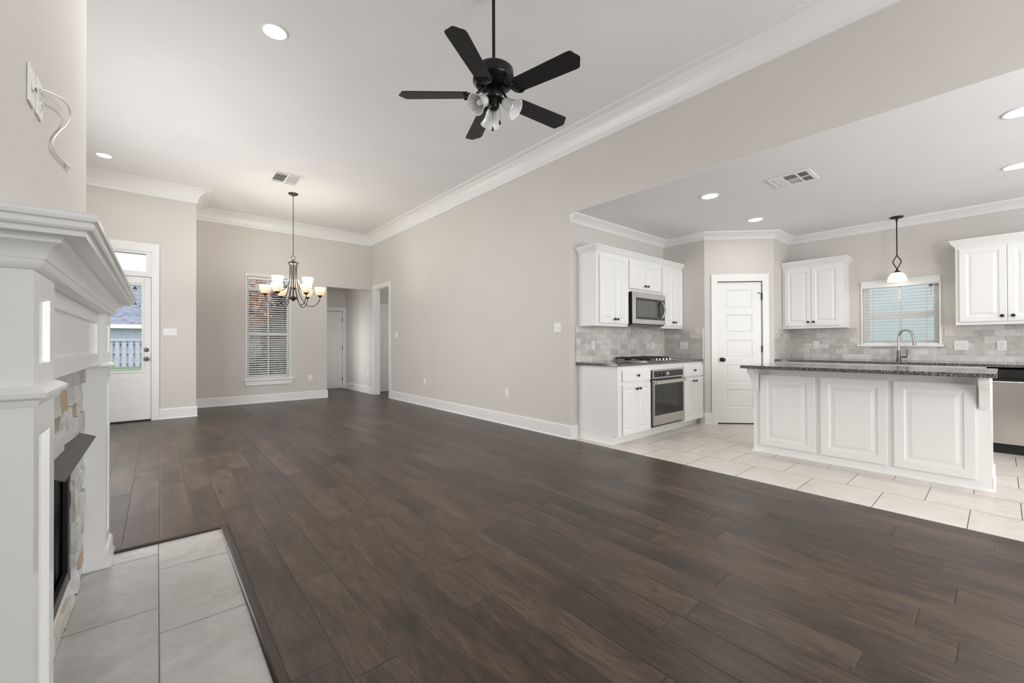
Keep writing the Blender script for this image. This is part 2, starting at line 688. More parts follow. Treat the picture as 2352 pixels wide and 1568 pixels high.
def spline(pts, n=8):
    """Catmull-Rom"""
    P = [Vector(p) for p in pts]
    P = [2 * P[0] - P[1]] + P + [2 * P[-1] - P[-2]]
    out = []
    for i in range(1, len(P) - 2):
        a, b, c, d = P[i - 1], P[i], P[i + 1], P[i + 2]
        for k in range(n):
            t = k / n
            out.append(0.5 * ((2 * b) + (c - a) * t + (2 * a - 5 * b + 4 * c - d) * t * t + (3 * b - a - 3 * c + d) * t ** 3))
    out.append(P[-2])
    return out


def sweep(bm, path, prof, closed=False, cap=True):
    """sweep a closed profile [(offset to the left of travel, z)] along a plan path with mitred corners"""
    P = [Vector((p[0], p[1])) for p in path]
    n = len(P)
    rings = []
    for i in range(n):
        def nrm(a, b):
            d = (b - a).normalized()
            return Vector((-d.y, d.x))
        if closed or 0 < i < n - 1:
            n1 = nrm(P[i - 1], P[i])
            n2 = nrm(P[i], P[(i + 1) % n])
            mth = (n1 + n2)
            mth = mth / max(1e-6, mth.dot(n1))
        else:
            mth = nrm(P[0], P[1]) if i == 0 else nrm(P[-2], P[-1])
        rings.append([bm.verts.new((P[i].x + mth.x * o, P[i].y + mth.y * o, z)) for o, z in prof])
    k = len(prof)
    pairs = list(zip(rings, rings[1:]))
    if closed:
        pairs.append((rings[-1], rings[0]))
    for p, q in pairs:
        for i in range(k):
            j = (i + 1) % k
            bm.faces.new((p[i], p[j], q[j], q[i]))
    if cap and not closed:
        bm.faces.new(rings[0])
        bm.faces.new(rings[-1])
    return bm


def panel(bm, u0, u1, v0, v1, thick, holes=(), rings=None, fn=None):
    """slab with rectangular through-holes (rings None) or with recessed / raised fields (rings = [(inset, depth)...]).
    fn maps (u, v, d) to xyz, d = 0 at the front face and thick at the back."""
    if fn is None:
        fn = lambda u, v, d: (u, d, v)
    us = sorted({u0, u1, *[h[0] for h in holes], *[h[1] for h in holes]})
    vs_ = sorted({v0, v1, *[h[2] for h in holes], *[h[3] for h in holes]})
    us = [u for u in us if u0 - 1e-9 <= u <= u1 + 1e-9]
    vs_ = [v for v in vs_ if v0 - 1e-9 <= v <= v1 + 1e-9]
    cache = {}

    def vert(i, j, side):
        key = (i, j, side)
        if key not in cache:
            cache[key] = bm.verts.new(fn(us[i], vs_[j], 0.0 if side == 0 else thick))
        return cache[key]

    def inhole(i, j):
        cu, cv = (us[i] + us[i + 1]) / 2, (vs_[j] + vs_[j + 1]) / 2
        return any(h[0] < cu < h[1] and h[2] < cv < h[3] for h in holes)
    nu, nv = len(us) - 1, len(vs_) - 1
    through = rings is None
    for i in range(nu):
        for j in range(nv):
            h = inhole(i, j)
            if not h:
                bm.faces.new((vert(i, j, 0), vert(i + 1, j, 0), vert(i + 1, j + 1, 0), vert(i, j + 1, 0)))
            if not (h and through):
                bm.faces.new((vert(i, j, 1), vert(i, j + 1, 1), vert(i + 1, j + 1, 1), vert(i + 1, j, 1)))
            for di, dj, a, b in ((-1, 0, (i, j), (i, j + 1)), (1, 0, (i + 1, j), (i + 1, j + 1)), (0, -1, (i, j), (i + 1, j)), (0, 1, (i, j + 1), (i + 1, j + 1))):
                ii, jj = i + di, j + dj
                edge = not (0 <= ii < nu and 0 <= jj < nv)
                if (edge and not (h and through)) or (through and not edge and not h and inhole(ii, jj)):
                    bm.faces.new((vert(*a, 0), vert(*b, 0), vert(*b, 1), vert(*a, 1)))
    if rings:
        for h in holes:
            # boundary of the hole along existing grid vertices
            i0, i1 = us.index(h[0]), us.index(h[1])
            j0, j1 = vs_.index(h[2]), vs_.index(h[3])
            loop = [(i, j0) for i in range(i0, i1)] + [(i1, j) for j in range(j0, j1)] + [(i, j1) for i in range(i1, i0, -1)] + [(i0, j) for j in range(j1, j0, -1)]
            prev = [vert(i, j, 0) for i, j in loop]
            base = [(us[i], vs_[j]) for i, j in loop]
            for ins, dep in rings:
                cur = []
                for (uu, vv) in base:
                    # scale toward centre by a constant inset on each side
                    tu = (uu - h[0]) / (h[1] - h[0])
                    tv = (vv - h[2]) / (h[3] - h[2])
                    cur.append(bm.verts.new(fn(h[0] + ins + tu * (h[1] - h[0] - 2 * ins), h[2] + ins + tv * (h[3] - h[2] - 2 * ins), dep)))
                for k in range(len(cur)):
                    l2 = (k + 1) % len(cur)
                    bm.faces.new((prev[k], prev[l2], cur[l2], cur[k]))
                prev = cur
            bm.faces.new(prev)
    return bm


# plan frames: a wall whose visible face looks along a given direction
def fx(xf, s):   # face on plane x = xf, body going to +x*s
    return lambda u, v, d: (xf + s * d, u, v)


def fy(yf, s):
    return lambda u, v, d: (u, yf + s * d, v)


# ------------------------------------------------------------------ room shell
XW, YF, YP, XR, XL, YB = 3.766, 9.47, 8.39, 0.47, -1.25, -2.2
ZC, ZK = 3.62, 2.704
YC, XA, XS = 3.36, 5.907, 7.2
PA, PB = (5.907, 2.733), (6.572, 2.068)
TH = 0.12

bm = B(); box(bm, XL - 0.2, 3.772, YB - 0.2, 8.45, -0.06, 0.0)
bm2 = bm
box(bm, 0.35, 3.90, 8.45, 9.53, -0.06, 0.0)
box(bm, 2.5, 6.1, 9.53, 11.4, -0.06, 0.0)
box(bm, 3.90, 6.1, 6.9, 9.53, -0.06, 0.0)
struct('floor', bm, M['wood'])
bm = B(); box(bm, 3.772, XS + 0.1, YB - 0.2, 3.5, -0.06, 0.0)
struct('floor_kitchen', bm, M['ktile'])

bm = B(); box(bm, XL - 0.3, 3.9, YB - 0.3, 9.7, ZC, ZC + 0.1)
struct('ceiling', bm, M['ceil'])
bm = B(); box(bm, XW + 0.001, XS + 0.3, YB - 0.3, 3.6, ZK, ZK + 0.1)
struct('ceiling_kitchen', bm, M['ceil'])
bm = B(); box(bm, 2.4, 3.9, 9.5, 11.5, 2.62, 2.72)
struct('ceiling_hall', bm, M['ceil'])
bm = B(); box(bm, 3.8, 6.2, 6.8, 9.75, 2.72, 2.82)
struct('ceiling_bedroom', bm, M['ceil'])

OPY0, OPY1, OPZ = 8.475, 9.265, 2.40       # cased opening in the long wall
bm = B(); panel(bm, YB - 0.1, 11.3, 0.0, ZC, TH, [(YB - 0.1, YC, 0.0, ZK + 0.004), (OPY0, OPY1, 0.0, OPZ)], None, fx(XW, 1))
struct('wall_right', bm, M['wall'])
DWX0, DWX1, DWZ0, DWZ1 = 1.30, 2.083, 0.45, 2.50
bm = B(); panel(bm, XR - TH, XW, 0.0, ZC, TH, [(DWX0, DWX1, DWZ0, DWZ1), (2.791, XW, 0.0, 2.40)], None, fy(YF, 1))
struct('wall_far', bm, M['wall'])
bm = B(); box(bm, XR - TH, XR, YP + TH, YF, 0, ZC)
struct('wall_return', bm, M['wall'])
PDX0, PDX1, PDZ = -1.02, -0.045, 2.59
bm = B(); panel(bm, XL - TH, XR, 0.0, ZC, TH, [(PDX0, PDX1, 0.0, PDZ)], None, fy(YP, 1))
struct('wall_patio', bm, M['wall'])
LWIN = [(4.2, 5.3), (5.7, 6.8)]
bm = B(); panel(bm, YB, YP, 0.0, ZC, TH, [(a, b, 0.5, 2.4) for a, b in LWIN], None, fx(XL, -1))
struct('wall_left', bm, M['wall'])
BWIN = [(1.15, 3.55), (3.9, 6.3)]  # unseen openings behind the viewpoint, added to carry the fill lamps
bm = B(); panel(bm, XL - TH, XS + TH, 0.0, ZC, TH, [(a, b, 0.5, 2.4) for a, b in BWIN], None, fy(YB, -1))
struct('wall_back', bm, M['wall'])
CHX, CHY0, CHY1 = -0.296, 1.336, 3.2
FBY0, FBY1, FBZ0, FBZ1 = 1.88, 2.70, 0.10, 0.735
bm = B(); panel(bm, CHY0, CHY1, 0.0, ZC, 0.1, [(FBY0, FBY1, FBZ0, FBZ1)], None, fx(CHX, -1))
struct('wall_chimney', bm, M['wall'])
bm = B(); box(bm, XL, CHX - 0.1, CHY0, CHY0 + 0.1, 0, ZC)
struct('wall_chimney_near', bm, M['wall'])
bm = B(); box(bm, XL, CHX - 0.1, CHY1 - 0.1, CHY1, 0, ZC)
struct('wall_chimney_far', bm, M['wall'])
# kitchen walls
bm = B(); box(bm, XW + TH, XS + TH, YC, YC + TH, 0, ZK)
struct('wall_cooktop', bm, M['wall'])
bm = B(); box(bm, XA, XA + 0.1, PA[1] + 0.0, YC, 0, ZK)
struct('wall_pantry_side', bm, M['wall'])
PL_ = math.dist(PA, PB)
PROT = R(-45)


def fdiag(u, v, d):
    c, s = math.cos(PROT), math.sin(PROT)
    return (PA[0] + u * c - d * s, PA[1] + u * s + d * c, v)


PDU0, PDU1, PDH = 0.175, 0.778, 2.01
bm = B(); panel(bm, 0.0, PL_, 0.0, ZK, 0.1, [(PDU0, PDU1, 0.0, PDH)], None, fdiag)
struct('wall_pantry', bm, M['wall'])
bm = B(); box(bm, PB[0], XS, PB[1], PB[1] + 0.1, 0, ZK)
struct('wall_pantry_end', bm, M['wall'])
KWY0, KWY1, KWZ0, KWZ1 = 0.480, 1.225, 1.105, 1.925
bm = B(); panel(bm, YB, YC, 0.0, ZK, TH, [(KWY0, KWY1, KWZ0, KWZ1)], None, fx(XS, 1))
struct('wall_sink', bm, M['wall'])
# hall and side room
HY = 11.18
bm = B(); panel(bm, 2.40, XW, 0.0, 2.62, TH, [(2.90, 3.685, 0.0, 2.01)], None, fy(HY, 1))
struct('wall_hall_end', bm, M['wall'])
bm = B(); panel(bm, YF + TH, HY, 0.0, 2.62, TH, [(9.85, 10.35, 0.3, 2.0)], None, fx(2.72, -1))
struct('wall_hall_left', bm, M['wall'])
bm = B(); panel(bm, XW + TH, 6.0, 0.0, 2.72, 0.1, [(3.965, 4.755, 0.0, 2.02)], None, fy(9.60, 1))
struct('wall_bedroom_end', bm, M['wall'])
bm = B(); panel(bm, 6.95, 9.6, 0.0, 2.72, 0.1, [(7.7, 8.9, 0.9, 2.3)], None, fx(6.0, 1))
struct('wall_bedroom_right', bm, M['wall'])
bm = B(); box(bm, XW + TH, 6.0, 6.95, 7.05, 0, 2.72)
struct('wall_bedroom_near', bm, M['wall'])
bm = B(); box(bm, 2.80, 3.80, 11.9, 12.0, -0.1, 2.7)
box(bm, 3.9, 4.85, 10.2, 10.3, -0.1, 2.7)
struct('wall_light_block', bm, M['wall'])  # unseen slabs added behind the closed doors to block sky light

# crown mouldings
CR = [(0, 3.415), (0.018, 3.415), (0.018, 3.462), (0.024, 3.468), (0.030, 3.485), (0.042, 3.515), (0.060, 3.545), (0.085, 3.572), (0.105, 3.585), (0.110, 3.590),
      (0.118, 3.600), (0.135, 3.602), (0.140, 3.604), (0.190, 3.604), (0.196, 3.608), (0.196, ZC), (0, ZC)]
bm = B()
sweep(bm, [(XW, YB), (XW, YF), (XR, YF), (XR, YP), (XL, YP), (XL, CHY1), (CHX, CHY1), (CHX, CHY0), (XL, CHY0), (XL, YB)], CR, closed=True)
struct('trim_1', bm, M['trim'], smooth=28)
KR = [(0, 2.606), (0.008, 2.606), (0.012, 2.618), (0.020, 2.630), (0.034, 2.644), (0.055, 2.662), (0.075, 2.676), (0.090, 2.683), (0.095, 2.688), (0.095, ZK), (0, ZK)]
bm = B()
sweep(bm, [(XS, YB), (XS, PB[1]), PB, PA, (XA, YC), (XW + 0.01, YC)], KR)
struct('trim_2', bm, M['trim'], smooth=28)

# baseboards
BP = [(0, 0), (0.020, 0), (0.020, 0.010), (0.014, 0.022), (0.014, 0.152), (0.010, 0.160), (0, 0.160)]


def base(name, path):
    b = B()
    sweep(b, path, BP)
    return struct(name, b, M['trim'])


base('baseboard_right', [(3.895, YC), (XW, YC), (XW, 8.39)])
base('baseboard_right_corner', [(XW, 9.35), (XW, 11.18)])
base('baseboard_far', [(2.791, 9.59), (2.791, YF), (XR, YF), (XR, YP), (0.02, YP)])
base('baseboard_left', [(-1.115, YP), (XL, YP), (XL, CHY1), (CHX, CHY1)])
base('baseboard_near', [(CHX - 0.0, CHY0), (XL, CHY0), (XL, YB), (XW, YB)])
base('baseboard_pantry', [(PA[0] + 0.0905 * 0.7071, PA[1] - 0.0905 * 0.7071), PA, (XA, 2.80)])
base('baseboard_bedroom', [(3.95, 9.6), (XW + TH, 9.6)])

# ------------------------------------------------------------------ doors and openings
FIVE = [(1.637, 1.895), (1.291, 1.545), (0.938, 1.189), (0.577, 0.837), (0.234, 0.494)]
DR = [(0.006, 0.007), (0.014, 0.010), (0.020, 0.005), (0.026, 0.004)]


def five_panel_door(name, label, loc, rot, w, hinge, knob=True, cw=0.092, stop=False):
    """local x along the wall, front towards -y, wall face at y = 0"""
    t = thing(name, label, 'door', loc, rot, kind='structure')
    g = 0.004
    b = B()
    panel(b, g, w - g, 0.018, 2.003, 0.035, [(0.122, w - 0.122, a, c) for a, c in FIVE], DR, lambda u, v, d: (u, 0.012 + d, v))
    slab = link('door_slab', b, M['door'], t)
    b = B()
    panel(b, -cw, w + cw, 0.0, 2.112, 0.017, [(0.0 - 0.006, w + 0.006, -0.01, 2.012)], None, lambda u, v, d: (u, -0.017 + d, v))
    link('door_casing', b, M['trim'], t, bev=0.002)
    b = B()
    panel(b, -0.02, w + 0.02, 0.0, 2.03, 0.10, [(0.0, w, -0.01, 2.01)], None, lambda u, v, d: (u, d, v))
    link('door_jamb', b, M['trim'], t)
    hx = w - 0.001 if hinge == 'right' else 0.001
    for z in (0.24, 1.06, 1.79):
        b = B()
        tube(b, [(hx, 0.002, z - 0.045), (hx, 0.002, z + 0.045)], 0.0075, 10)
        box(b, hx - 0.003 if hinge == 'right' else hx, hx + 0.003, 0.002, 0.012, z - 0.043, z + 0.043)
        hg = link('hinge', b, M['bronze'], slab, smooth=True)
        if stop and z > 1.5:
            b = B()
            tube(b, [(hx, -0.004, z + 0.05), (hx - 0.045, -0.02, z + 0.052)], 0.004, 8)
            lathe(b, [(0.008, 0), (0.008, 0.01)], 12, (hx - 0.045, -0.02, z + 0.052), (-1, -0.3, 0))
            tube(b, [(hx, -0.004, z + 0.05), (hx + 0.03, -0.012, z + 0.056)], 0.004, 8)
            link('hinge_stop', b, M['bronze'], slab, smooth=True)
    if knob:
        kx = 0.062 if hinge == 'right' else w - 0.062
        b = B()
        lathe(b, [(0.030, 0), (0.030, 0.006), (0.012, 0.010), (0.011, 0.030), (0.020, 0.036), (0.029, 0.048), (0.029, 0.056), (0.021, 0.065), (0, 0.068)], 24,
              (kx, 0.012, 0.91), (0, -1, 0))
        link('door_knob', b, M['bronze'], slab, smooth=True)
    return t


pd = fdiag(PDU0, 0, 0)
five_panel_door('door_1', 'white five-panel pantry door set across the kitchen corner', (pd[0], pd[1], 0), PROT, PDU1 - PDU0, 'right', True, 0.088, True)
five_panel_door('door_2', 'white five-panel door with dark hinges at the end of the hall', (2.905, HY, 0), 0, 0.775, 'right', True)
five_panel_door('door_3', 'white five-panel door seen through the cased opening', (3.975, 9.60, 0), 0, 0.77, 'right', False)

# cased opening in the long wall
t = thing('trim_3', 'white casing round the open doorway in the long wall', 'door casing', (XW, OPY0, 0), 0, kind='structure')
b = B()
panel(b, -0.085, OPY1 - OPY0 + 0.085, 0.0, OPZ + 0.09, 0.018, [(0.0, OPY1 - OPY0, -0.01, OPZ)], None, lambda u, v, d: (-0.018 + d, u, v))
link('casing', b, M['trim'], t, bev=0.002)
b = B()
panel(b, -0.002, OPY1 - OPY0 + 0.002, 0.0, OPZ + 0.002, TH + 0.002, [(0.016, OPY1 - OPY0 - 0.016, -0.01, OPZ - 0.016)], None, lambda u, v, d: (d, u, v))
link('jamb', b, M['trim'], t)

# patio door
t = thing('door_4', 'white glazed patio door with transom above, beside the fireplace', 'door', (0, YP, 0), 0, kind='structure')
PX0, PX1 = -0.985, -0.080
b = B()
panel(b, -1.115, 0.018, 0.0, 2.685, 0.018, [(PDX0 + 0.012, PDX1 - 0.022, -0.01, PDZ - 0.03)], None, lambda u, v, d: (u, -0.018 + d, v))
link('door_casing', b, M['trim'], t, bev=0.002)
b = B()
panel(b, PDX0, PDX1, 0.0, PDZ, 0.12, [(PX0 - 0.004, PX1 + 0.004, -0.01, 2.178), (-0.955, -0.135, 2.258, 2.520)], None, lambda u, v, d: (u, d, v))
fr = link('door_frame', b, M['trim'], t, bev=0.003)
b = B(); box(b, -0.955, -0.135, 0.06, 0.066, 2.258, 2.520)
link('transom_glass', b, M['glass'], fr)
b = B()
GX0, GX1, GZ0, GZ1 = -0.880, -0.187, 0.760, 2.045
panel(b, PX0, PX1, 0.022, 2.172, 0.044, [(GX0, GX1, GZ0, GZ1)], None, lambda u, v, d: (u, 0.02 + d, v))
slab = link('door_slab', b, M['door'], t, bev=0.002)
b = B()
panel(b, PX0 + 0.1, PX1 - 0.1, 0.20, 0.67, 0.002, [(-0.884, -0.627, 0.23, 0.648), (-0.443, -0.186, 0.23, 0.648)], [(0.008, 0.010), (0.02, 0.012), (0.035, 0.004)],
      lambda u, v, d: (u, 0.0185 + d, v))
link('raised_panel', b, M['door'], slab)
b = B()
panel(b, GX0 - 0.028, GX1 + 0.028, GZ0 - 0.028, GZ1 + 0.028, 0.012, [(GX0, GX1, GZ0, GZ1)], None, lambda u, v, d: (u, 0.010 + d, v))
link('glass_frame', b, M['door'], slab, bev=0.004)
b = B()
box(b, GX0 - 0.03, GX1 + 0.03, 0.000, 0.020, GZ1 + 0.028, GZ1 + 0.090)
link('blind_cassette', b, M['door'], slab, bev=0.004)
b = B(); box(b, GX0, GX1, 0.046, 0.051, GZ0, GZ1)
link('door_glass', b, M['glass'], slab)
b = B()
z = GZ0 + 0.02
k = 0
while z < GZ1:
    ang = 0.0 if z > 1.02 else 0.006
    if z > 1.02:
        box(b, GX0, GX1, 0.028, 0.042, z, z + 0.0012)
        z += 0.024
    else:
        box(b, GX0, GX1, 0.028, 0.042, z, z + 0.006)
        z += 0.036
for xx in (-0.30, -0.53, -0.76):
    box(b, xx, xx + 0.002, 0.034, 0.036, GZ0, GZ1)
link('mini_blind', b, M['blind'], slab)
for nm, z, r in (('deadbolt', 1.073, 0.030), ('door_knob', 0.935, 0.032)):
    b = B()
    if nm == 'deadbolt':
        lathe(b, [(r, 0), (r, 0.010), (0.024, 0.016), (0, 0.018)], 22, (-0.132, 0.020, z), (0, -1, 0))
        box(b, -0.137, -0.127, -0.012, 0.004, z - 0.014, z + 0.014)
    else:
        lathe(b, [(r, 0), (r, 0.006), (0.012, 0.010), (0.011, 0.032), (0.020, 0.038), (0.029, 0.05), (0.028, 0.058), (0.018, 0.066), (0, 0.068)], 22, (-0.132, 0.020, z),
              (0, -1, 0))
    link(nm, b, M['gun'], slab, smooth=True)
b = B(); box(b, PX0, PX1, -0.01, 0.11, 0.0, 0.018)
link('threshold', b, M['bronze'], t)
b = B()
panel(b, PX0 - 0.012, PX1 + 0.012, 0.0, 2.186, 0.016, [(PX0 + 0.014, PX1 - 0.014, -0.01, 2.160)], None, lambda u, v, d: (u, 0.066 + d, v))
link('stop_strip', b, M['trim'], fr)
b = B(); box(b, PX1 + 0.003, PX1 + 0.007, 0.010, 0.03, 0.90, 0.965)
link('strike_plate', b, M['bronze'], fr)

# ------------------------------------------------------------------ windows
def lites(b, fnc, u0, u1, v0, v1, fw, th, cols=1, rows=1, bar=0.02):
    hs = []
    w = (u1 - u0 - 2 * fw - (cols - 1) * bar) / cols
    h = (v1 - v0 - 2 * fw - (rows - 1) * bar) / rows
    for i in range(cols):
        for j in range(rows):
            a = u0 + fw + i * (w + bar)
            c = v0 + fw + j * (h + bar)
            hs.append((a, a + w, c, c + h))
    panel(b, u0, u1, v0, v1, th, hs, None, fnc)


# dining window in the far wall
t = thing('window_1', 'tall dining window with white blind in the far wall', 'window', (0, YF, 0), kind='structure')
f1 = lambda d0: (lambda u, v, d: (u, d0 + d, v))
b = B(); panel(b, DWX0 + 0.001, DWX1 - 0.001, DWZ0 + 0.02, DWZ1, TH, [(DWX0 + 0.018, DWX1 - 0.018, DWZ0 + 0.03, DWZ1 - 0.015)], None, f1(0.001))
link('window_jamb', b, M['trim'], t)
b = B(); lites(b, f1(0.075), DWX0 + 0.018, DWX1 - 0.018, 2.245, DWZ1 - 0.015, 0.035, 0.04, 2, 1, 0.018)
link('transom_sash', b, M['vinyl'], t)
b = B(); lites(b, f1(0.075), DWX0 + 0.018, DWX1 - 0.018, 1.335, 2.245, 0.038, 0.035, 2, 1, 0.018)
link('upper_sash', b, M['vinyl'], t)
b = B(); lites(b, f1(0.068), DWX0 + 0.018, DWX1 - 0.018, 0.48, 1.375, 0.042, 0.035, 2, 1, 0.018)
sash = link('lower_sash', b, M['vinyl'], t)
b = B(); box(b, DWX0 + 0.05, DWX1 - 0.05, 0.095, 0.099, 0.50, 2.46)
link('window_glass', b, M['glass'], t)
b = B()
prism(b, [(0.001, 2.496), (-0.022, 2.496), (-0.026, 2.512), (-0.034, 2.526), (-0.046, 2.540), (-0.046, 2.548), (0.001, 2.548)], 'x', 1.286, 2.100)
link('window_head', b, M['trim'], t)
b = B()
box(b, 1.262, 2.135, -0.055, 0.09, 0.448, 0.472)
link('window_stool', b, M['trim'], t, bev=0.004)
b = B()
prism(b, [(1.30, 0.352), (2.100, 0.352), (2.125, 0.448), (1.272, 0.448)], 'y', -0.022, 0.001)
link('window_apron', b, M['trim'], t, bev=0.003)


def blind(name, label, loc, rot, w, z0, z1, pitch_, depth, tilt, cords, valance=True, thick=0.003):
    """local x across, y depth centred on 0"""
    t = thing(name, label, 'window blind', loc, rot, 'window blinds')
    b = B()
    z = z0 + 0.05
    dy = depth / 2
    ca, sa = math.cos(tilt) * dy, math.sin(tilt) * dy
    while z < z1 - 0.05:
        prism(b, [(-ca, z - sa), (ca, z + sa), (ca, z + sa + thick), (-ca, z - sa + thick)], 'x', 0.0, w)
        z += pitch_
    link('slats', b, M['blind'], t)
    b = B(); box(b, 0, w, -dy, dy, z0, z0 + 0.018)
    link('bottom_rail', b, M['blind'], t, bev=0.003)
    b = B(); box(b, 0, w, -dy - 0.004, dy, z1 - 0.045, z1)
    link('headrail', b, M['blind'], t, bev=0.003)
    for c in cords:
        b = B()
        panel(b, -dy * 0.98, dy * 0.98, z0 + 0.004, z1 - 0.02, 0.002, [(-dy * 0.94, dy * 0.94, z0 + 0.008, z1 - 0.03)], None, lambda u, v, d: (c - 0.001 + d, u, v))
        link('ladder_cord', b, M['cord'], t)
    return t


wb = DWX1 - DWX0 - 0.05
t = blind('window_blind', 'white wood blind, slats open, hung in the tall dining window', (DWX0 + 0.025, YF + 0.035, 0), 0, wb, 0.49, 2.47, 0.044, 0.048, R(20), (0.13, wb * 0.5, wb - 0.13))

# kitchen window over the sink; local x runs to -y
t = thing('window_2', 'small kitchen window over the sink with white frame', 'window', (XS, KWY1, 0), R(-90), kind='structure')
ww = KWY1 - KWY0
b = B(); panel(b, 0.001, ww - 0.001, KWZ0 + 0.012, KWZ1, TH, [(0.014, ww - 0.014, KWZ0 + 0.02, KWZ1 - 0.012)], None, f1(0.001))
link('window_jamb', b, M['trim'], t)
b = B(); lites(b, f1(0.07), 0.014, ww - 0.014, 1.475, KWZ1 - 0.012, 0.050, 0.035, 2, 1, 0.024)
link('upper_sash', b, M['vinyl'], t)
b = B(); lites(b, f1(0.06), 0.014, ww - 0.014, KWZ0 + 0.02, 1.512, 0.050, 0.035, 2, 1, 0.024)
link('lower_sash', b, M['vinyl'], t)
b = B(); box(b, 0.03, ww - 0.03, 0.088, 0.092, KWZ0 + 0.03, KWZ1 - 0.03)
link('window_glass', b, M['glass'], t)
b = B()
sweep(b, [(-0.0, 0.0), (-0.0, -0.0005), (ww, -0.0005), (ww, 0.0)][1:3], [(0, 1.862), (-0.012, 1.862), (-0.014, 1.874), (-0.020, 1.886), (-0.024, 1.930), (-0.030, 1.942), (-0.030, 1.952), (0, 1.952)])
link('window_head', b, M['trim'], t)
for x0 in (-0.004, ww - 0.014):
    b = B(); box(b, x0, x0 + 0.018, -0.012, 0.02, KWZ0, 1.90)
    link('side_casing', b, M['trim'], t, bev=0.002)
b = B(); box(b, -0.045, ww + 0.028, -0.045, 0.07, 1.090, 1.111)
link('window_stool', b, M['trim'], t, bev=0.004)
t = blind('window_blind', 'white slatted blind, slats open, in the window over the sink', (XS + 0.028, KWY1 - 0.016, 0), R(-90), ww - 0.032, 1.118, 1.905, 0.0405, 0.042, R(-4),
          (0.10, ww - 0.14), thick=0.0018)
b = B()
tube(b, [(ww - 0.10, -0.024, 1.88), (ww - 0.10, -0.024, 1.72)], 0.0015, 6)
for a, c in ((0.0, 0.012), (-0.011, -0.006), (0.011, -0.006)):
    lathe(b, [(0, -0.012), (0.008, -0.006), (0.009, 0.004), (0.003, 0.012), (0, 0.013)], 10, (ww - 0.10 + a, -0.028, 1.845 + c))
link('cord_tassel', b, M['tassel'], t, smooth=True)
b = B()
for zz in (2.00, 1.765):
    for a, c in ((0.0, 0.012), (-0.012, -0.007), (0.012, -0.007)):
        lathe(b, [(0, -0.014), (0.010, -0.006), (0.011, 0.004), (0.004, 0.013), (0, 0.014)], 10, (-0.262 + a, 0.030, zz + c))
tube(b, [(-0.262, 0.032, 2.04), (-0.262, 0.032, 1.76)], 0.0012, 6)
link('cord_tassel', b, M['tassel'], slab, smooth=True)


# unseen windows: those behind the viewpoint added for fill light, and left-wall ones
def plain_window(name, label, fnc, u0, u1):
    t = thing(name, label, 'window', (0, 0, 0), kind='structure')
    b = B(); lites(b, fnc(0.05), u0, u1, 0.5, 2.4, 0.05, 0.04, 2, 2, 0.04)
    link('window_sash', b, M['vinyl'], t)
    b = B(); panel(b, u0 - 0.08, u1 + 0.08, 0.42, 2.48, 0.018, [(u0, u1, 0.5, 2.4)], None, fnc(-0.018))
    link('window_casing', b, M['trim'], t)
    return t


for i, (a, c) in enumerate(LWIN):
    plain_window(f'window_{3 + i}', 'white window in the wall past the fireplace' if i == 0 else 'white window nearest the patio door in the side wall',
                 lambda d0: (lambda u, v, d: (XL - d0 - d, u, v)), a, c)
for i, (a, c) in enumerate(BWIN):
    plain_window(f'window_{5 + i}', 'unseen wide white window added behind the living area for fill light' if i == 0 else 'unseen wide white window added behind the kitchen for fill light',
                 lambda d0: (lambda u, v, d: (u, YB - d0 - d, v)), a, c)

# ------------------------------------------------------------------ fireplace
LX, LY0, LY1 = -0.201, 1.336, 3.2
NL0, NL1, FL0, FL1 = 1.336, 1.567, 2.985, 3.2
t = thing('fireplace_mantel', 'white fireplace mantel with deep moulded shelf and panelled legs against the chimney wall', 'mantel', (CHX, 2.27, 0))
o_ = (CHX, 2.27, 0)


def off(bm, o=o_):
    bmesh.ops.translate(bm, verts=bm.verts, vec=(-o[0], -o[1], -o[2]))
    return bm


for a, c in ((NL0, NL1), (FL0, FL1)):
    b = B()
    panel(b, a, c, 0.0056, 1.306, LX - CHX - 0.001, [(a + 0.052, c - 0.058, 1.10, 1.25), (a + 0.052, c - 0.058, 0.16, 0.94)], [(0.004, 0.012), (0.018, 0.018), (0.024, 0.012)], fx(LX, -1))
    leg = link('leg', off(b), M['mantel'], t)
    b = B()
    sweep(b, [(CHX, a), (LX, a), (LX, c), (CHX, c)][::-1], [(0, 1.012), (0.006, 1.012), (0.010, 1.024), (0.020, 1.030), (0.022, 1.040), (0.012, 1.048), (0, 1.054)])
    bmesh.ops.scale(b, verts=[], vec=(1, 1, 1))
    link('leg_cap', off(b), M['mantel'], leg, smooth=32)
    b = B()
    sweep(b, [(CHX, a), (LX, a), (LX, c), (CHX, c)][::-1], [(0, 0.006), (0.020, 0.006), (0.020, 0.018), (0.012, 0.034), (0.012, 0.085), (0.006, 0.098), (0, 0.104)])
    link('leg_base', off(b), M['mantel'], leg, smooth=32)
b = B()
panel(b, NL1 - 0.005, FL0 + 0.005, 1.045, 1.306, 0.055, [(NL1 + 0.06, FL0 - 0.085, 1.10, 1.25)], [(0.002, 0.012), (0.012, 0.014)], fx(-0.2265, -1))
link('frieze', off(b), M['mantel'], t)
prof = [(-0.06, 1.302), (0.0032, 1.302), (0.006, 1.303), (0.012, 1.308), (0.0163, 1.318), (0.0165, 1.3234), (0.0189, 1.3236), (0.021, 1.334), (0.026, 1.344), (0.034, 1.352), (0.0454, 1.3577),
        (0.046, 1.365), (0.0477, 1.3672), (0.0480, 1.3690), (0.0846, 1.3690), (0.0862, 1.3778), (0.0885, 1.3800), (0.0949, 1.3812), (0.0985, 1.386), (0.0990, 1.393), (0.0965, 1.396),
        (0.1045, 1.399), (0.1065, 1.406), (0.104, 1.413), (0.097, 1.418), (-0.06, 1.419)]
b = B()
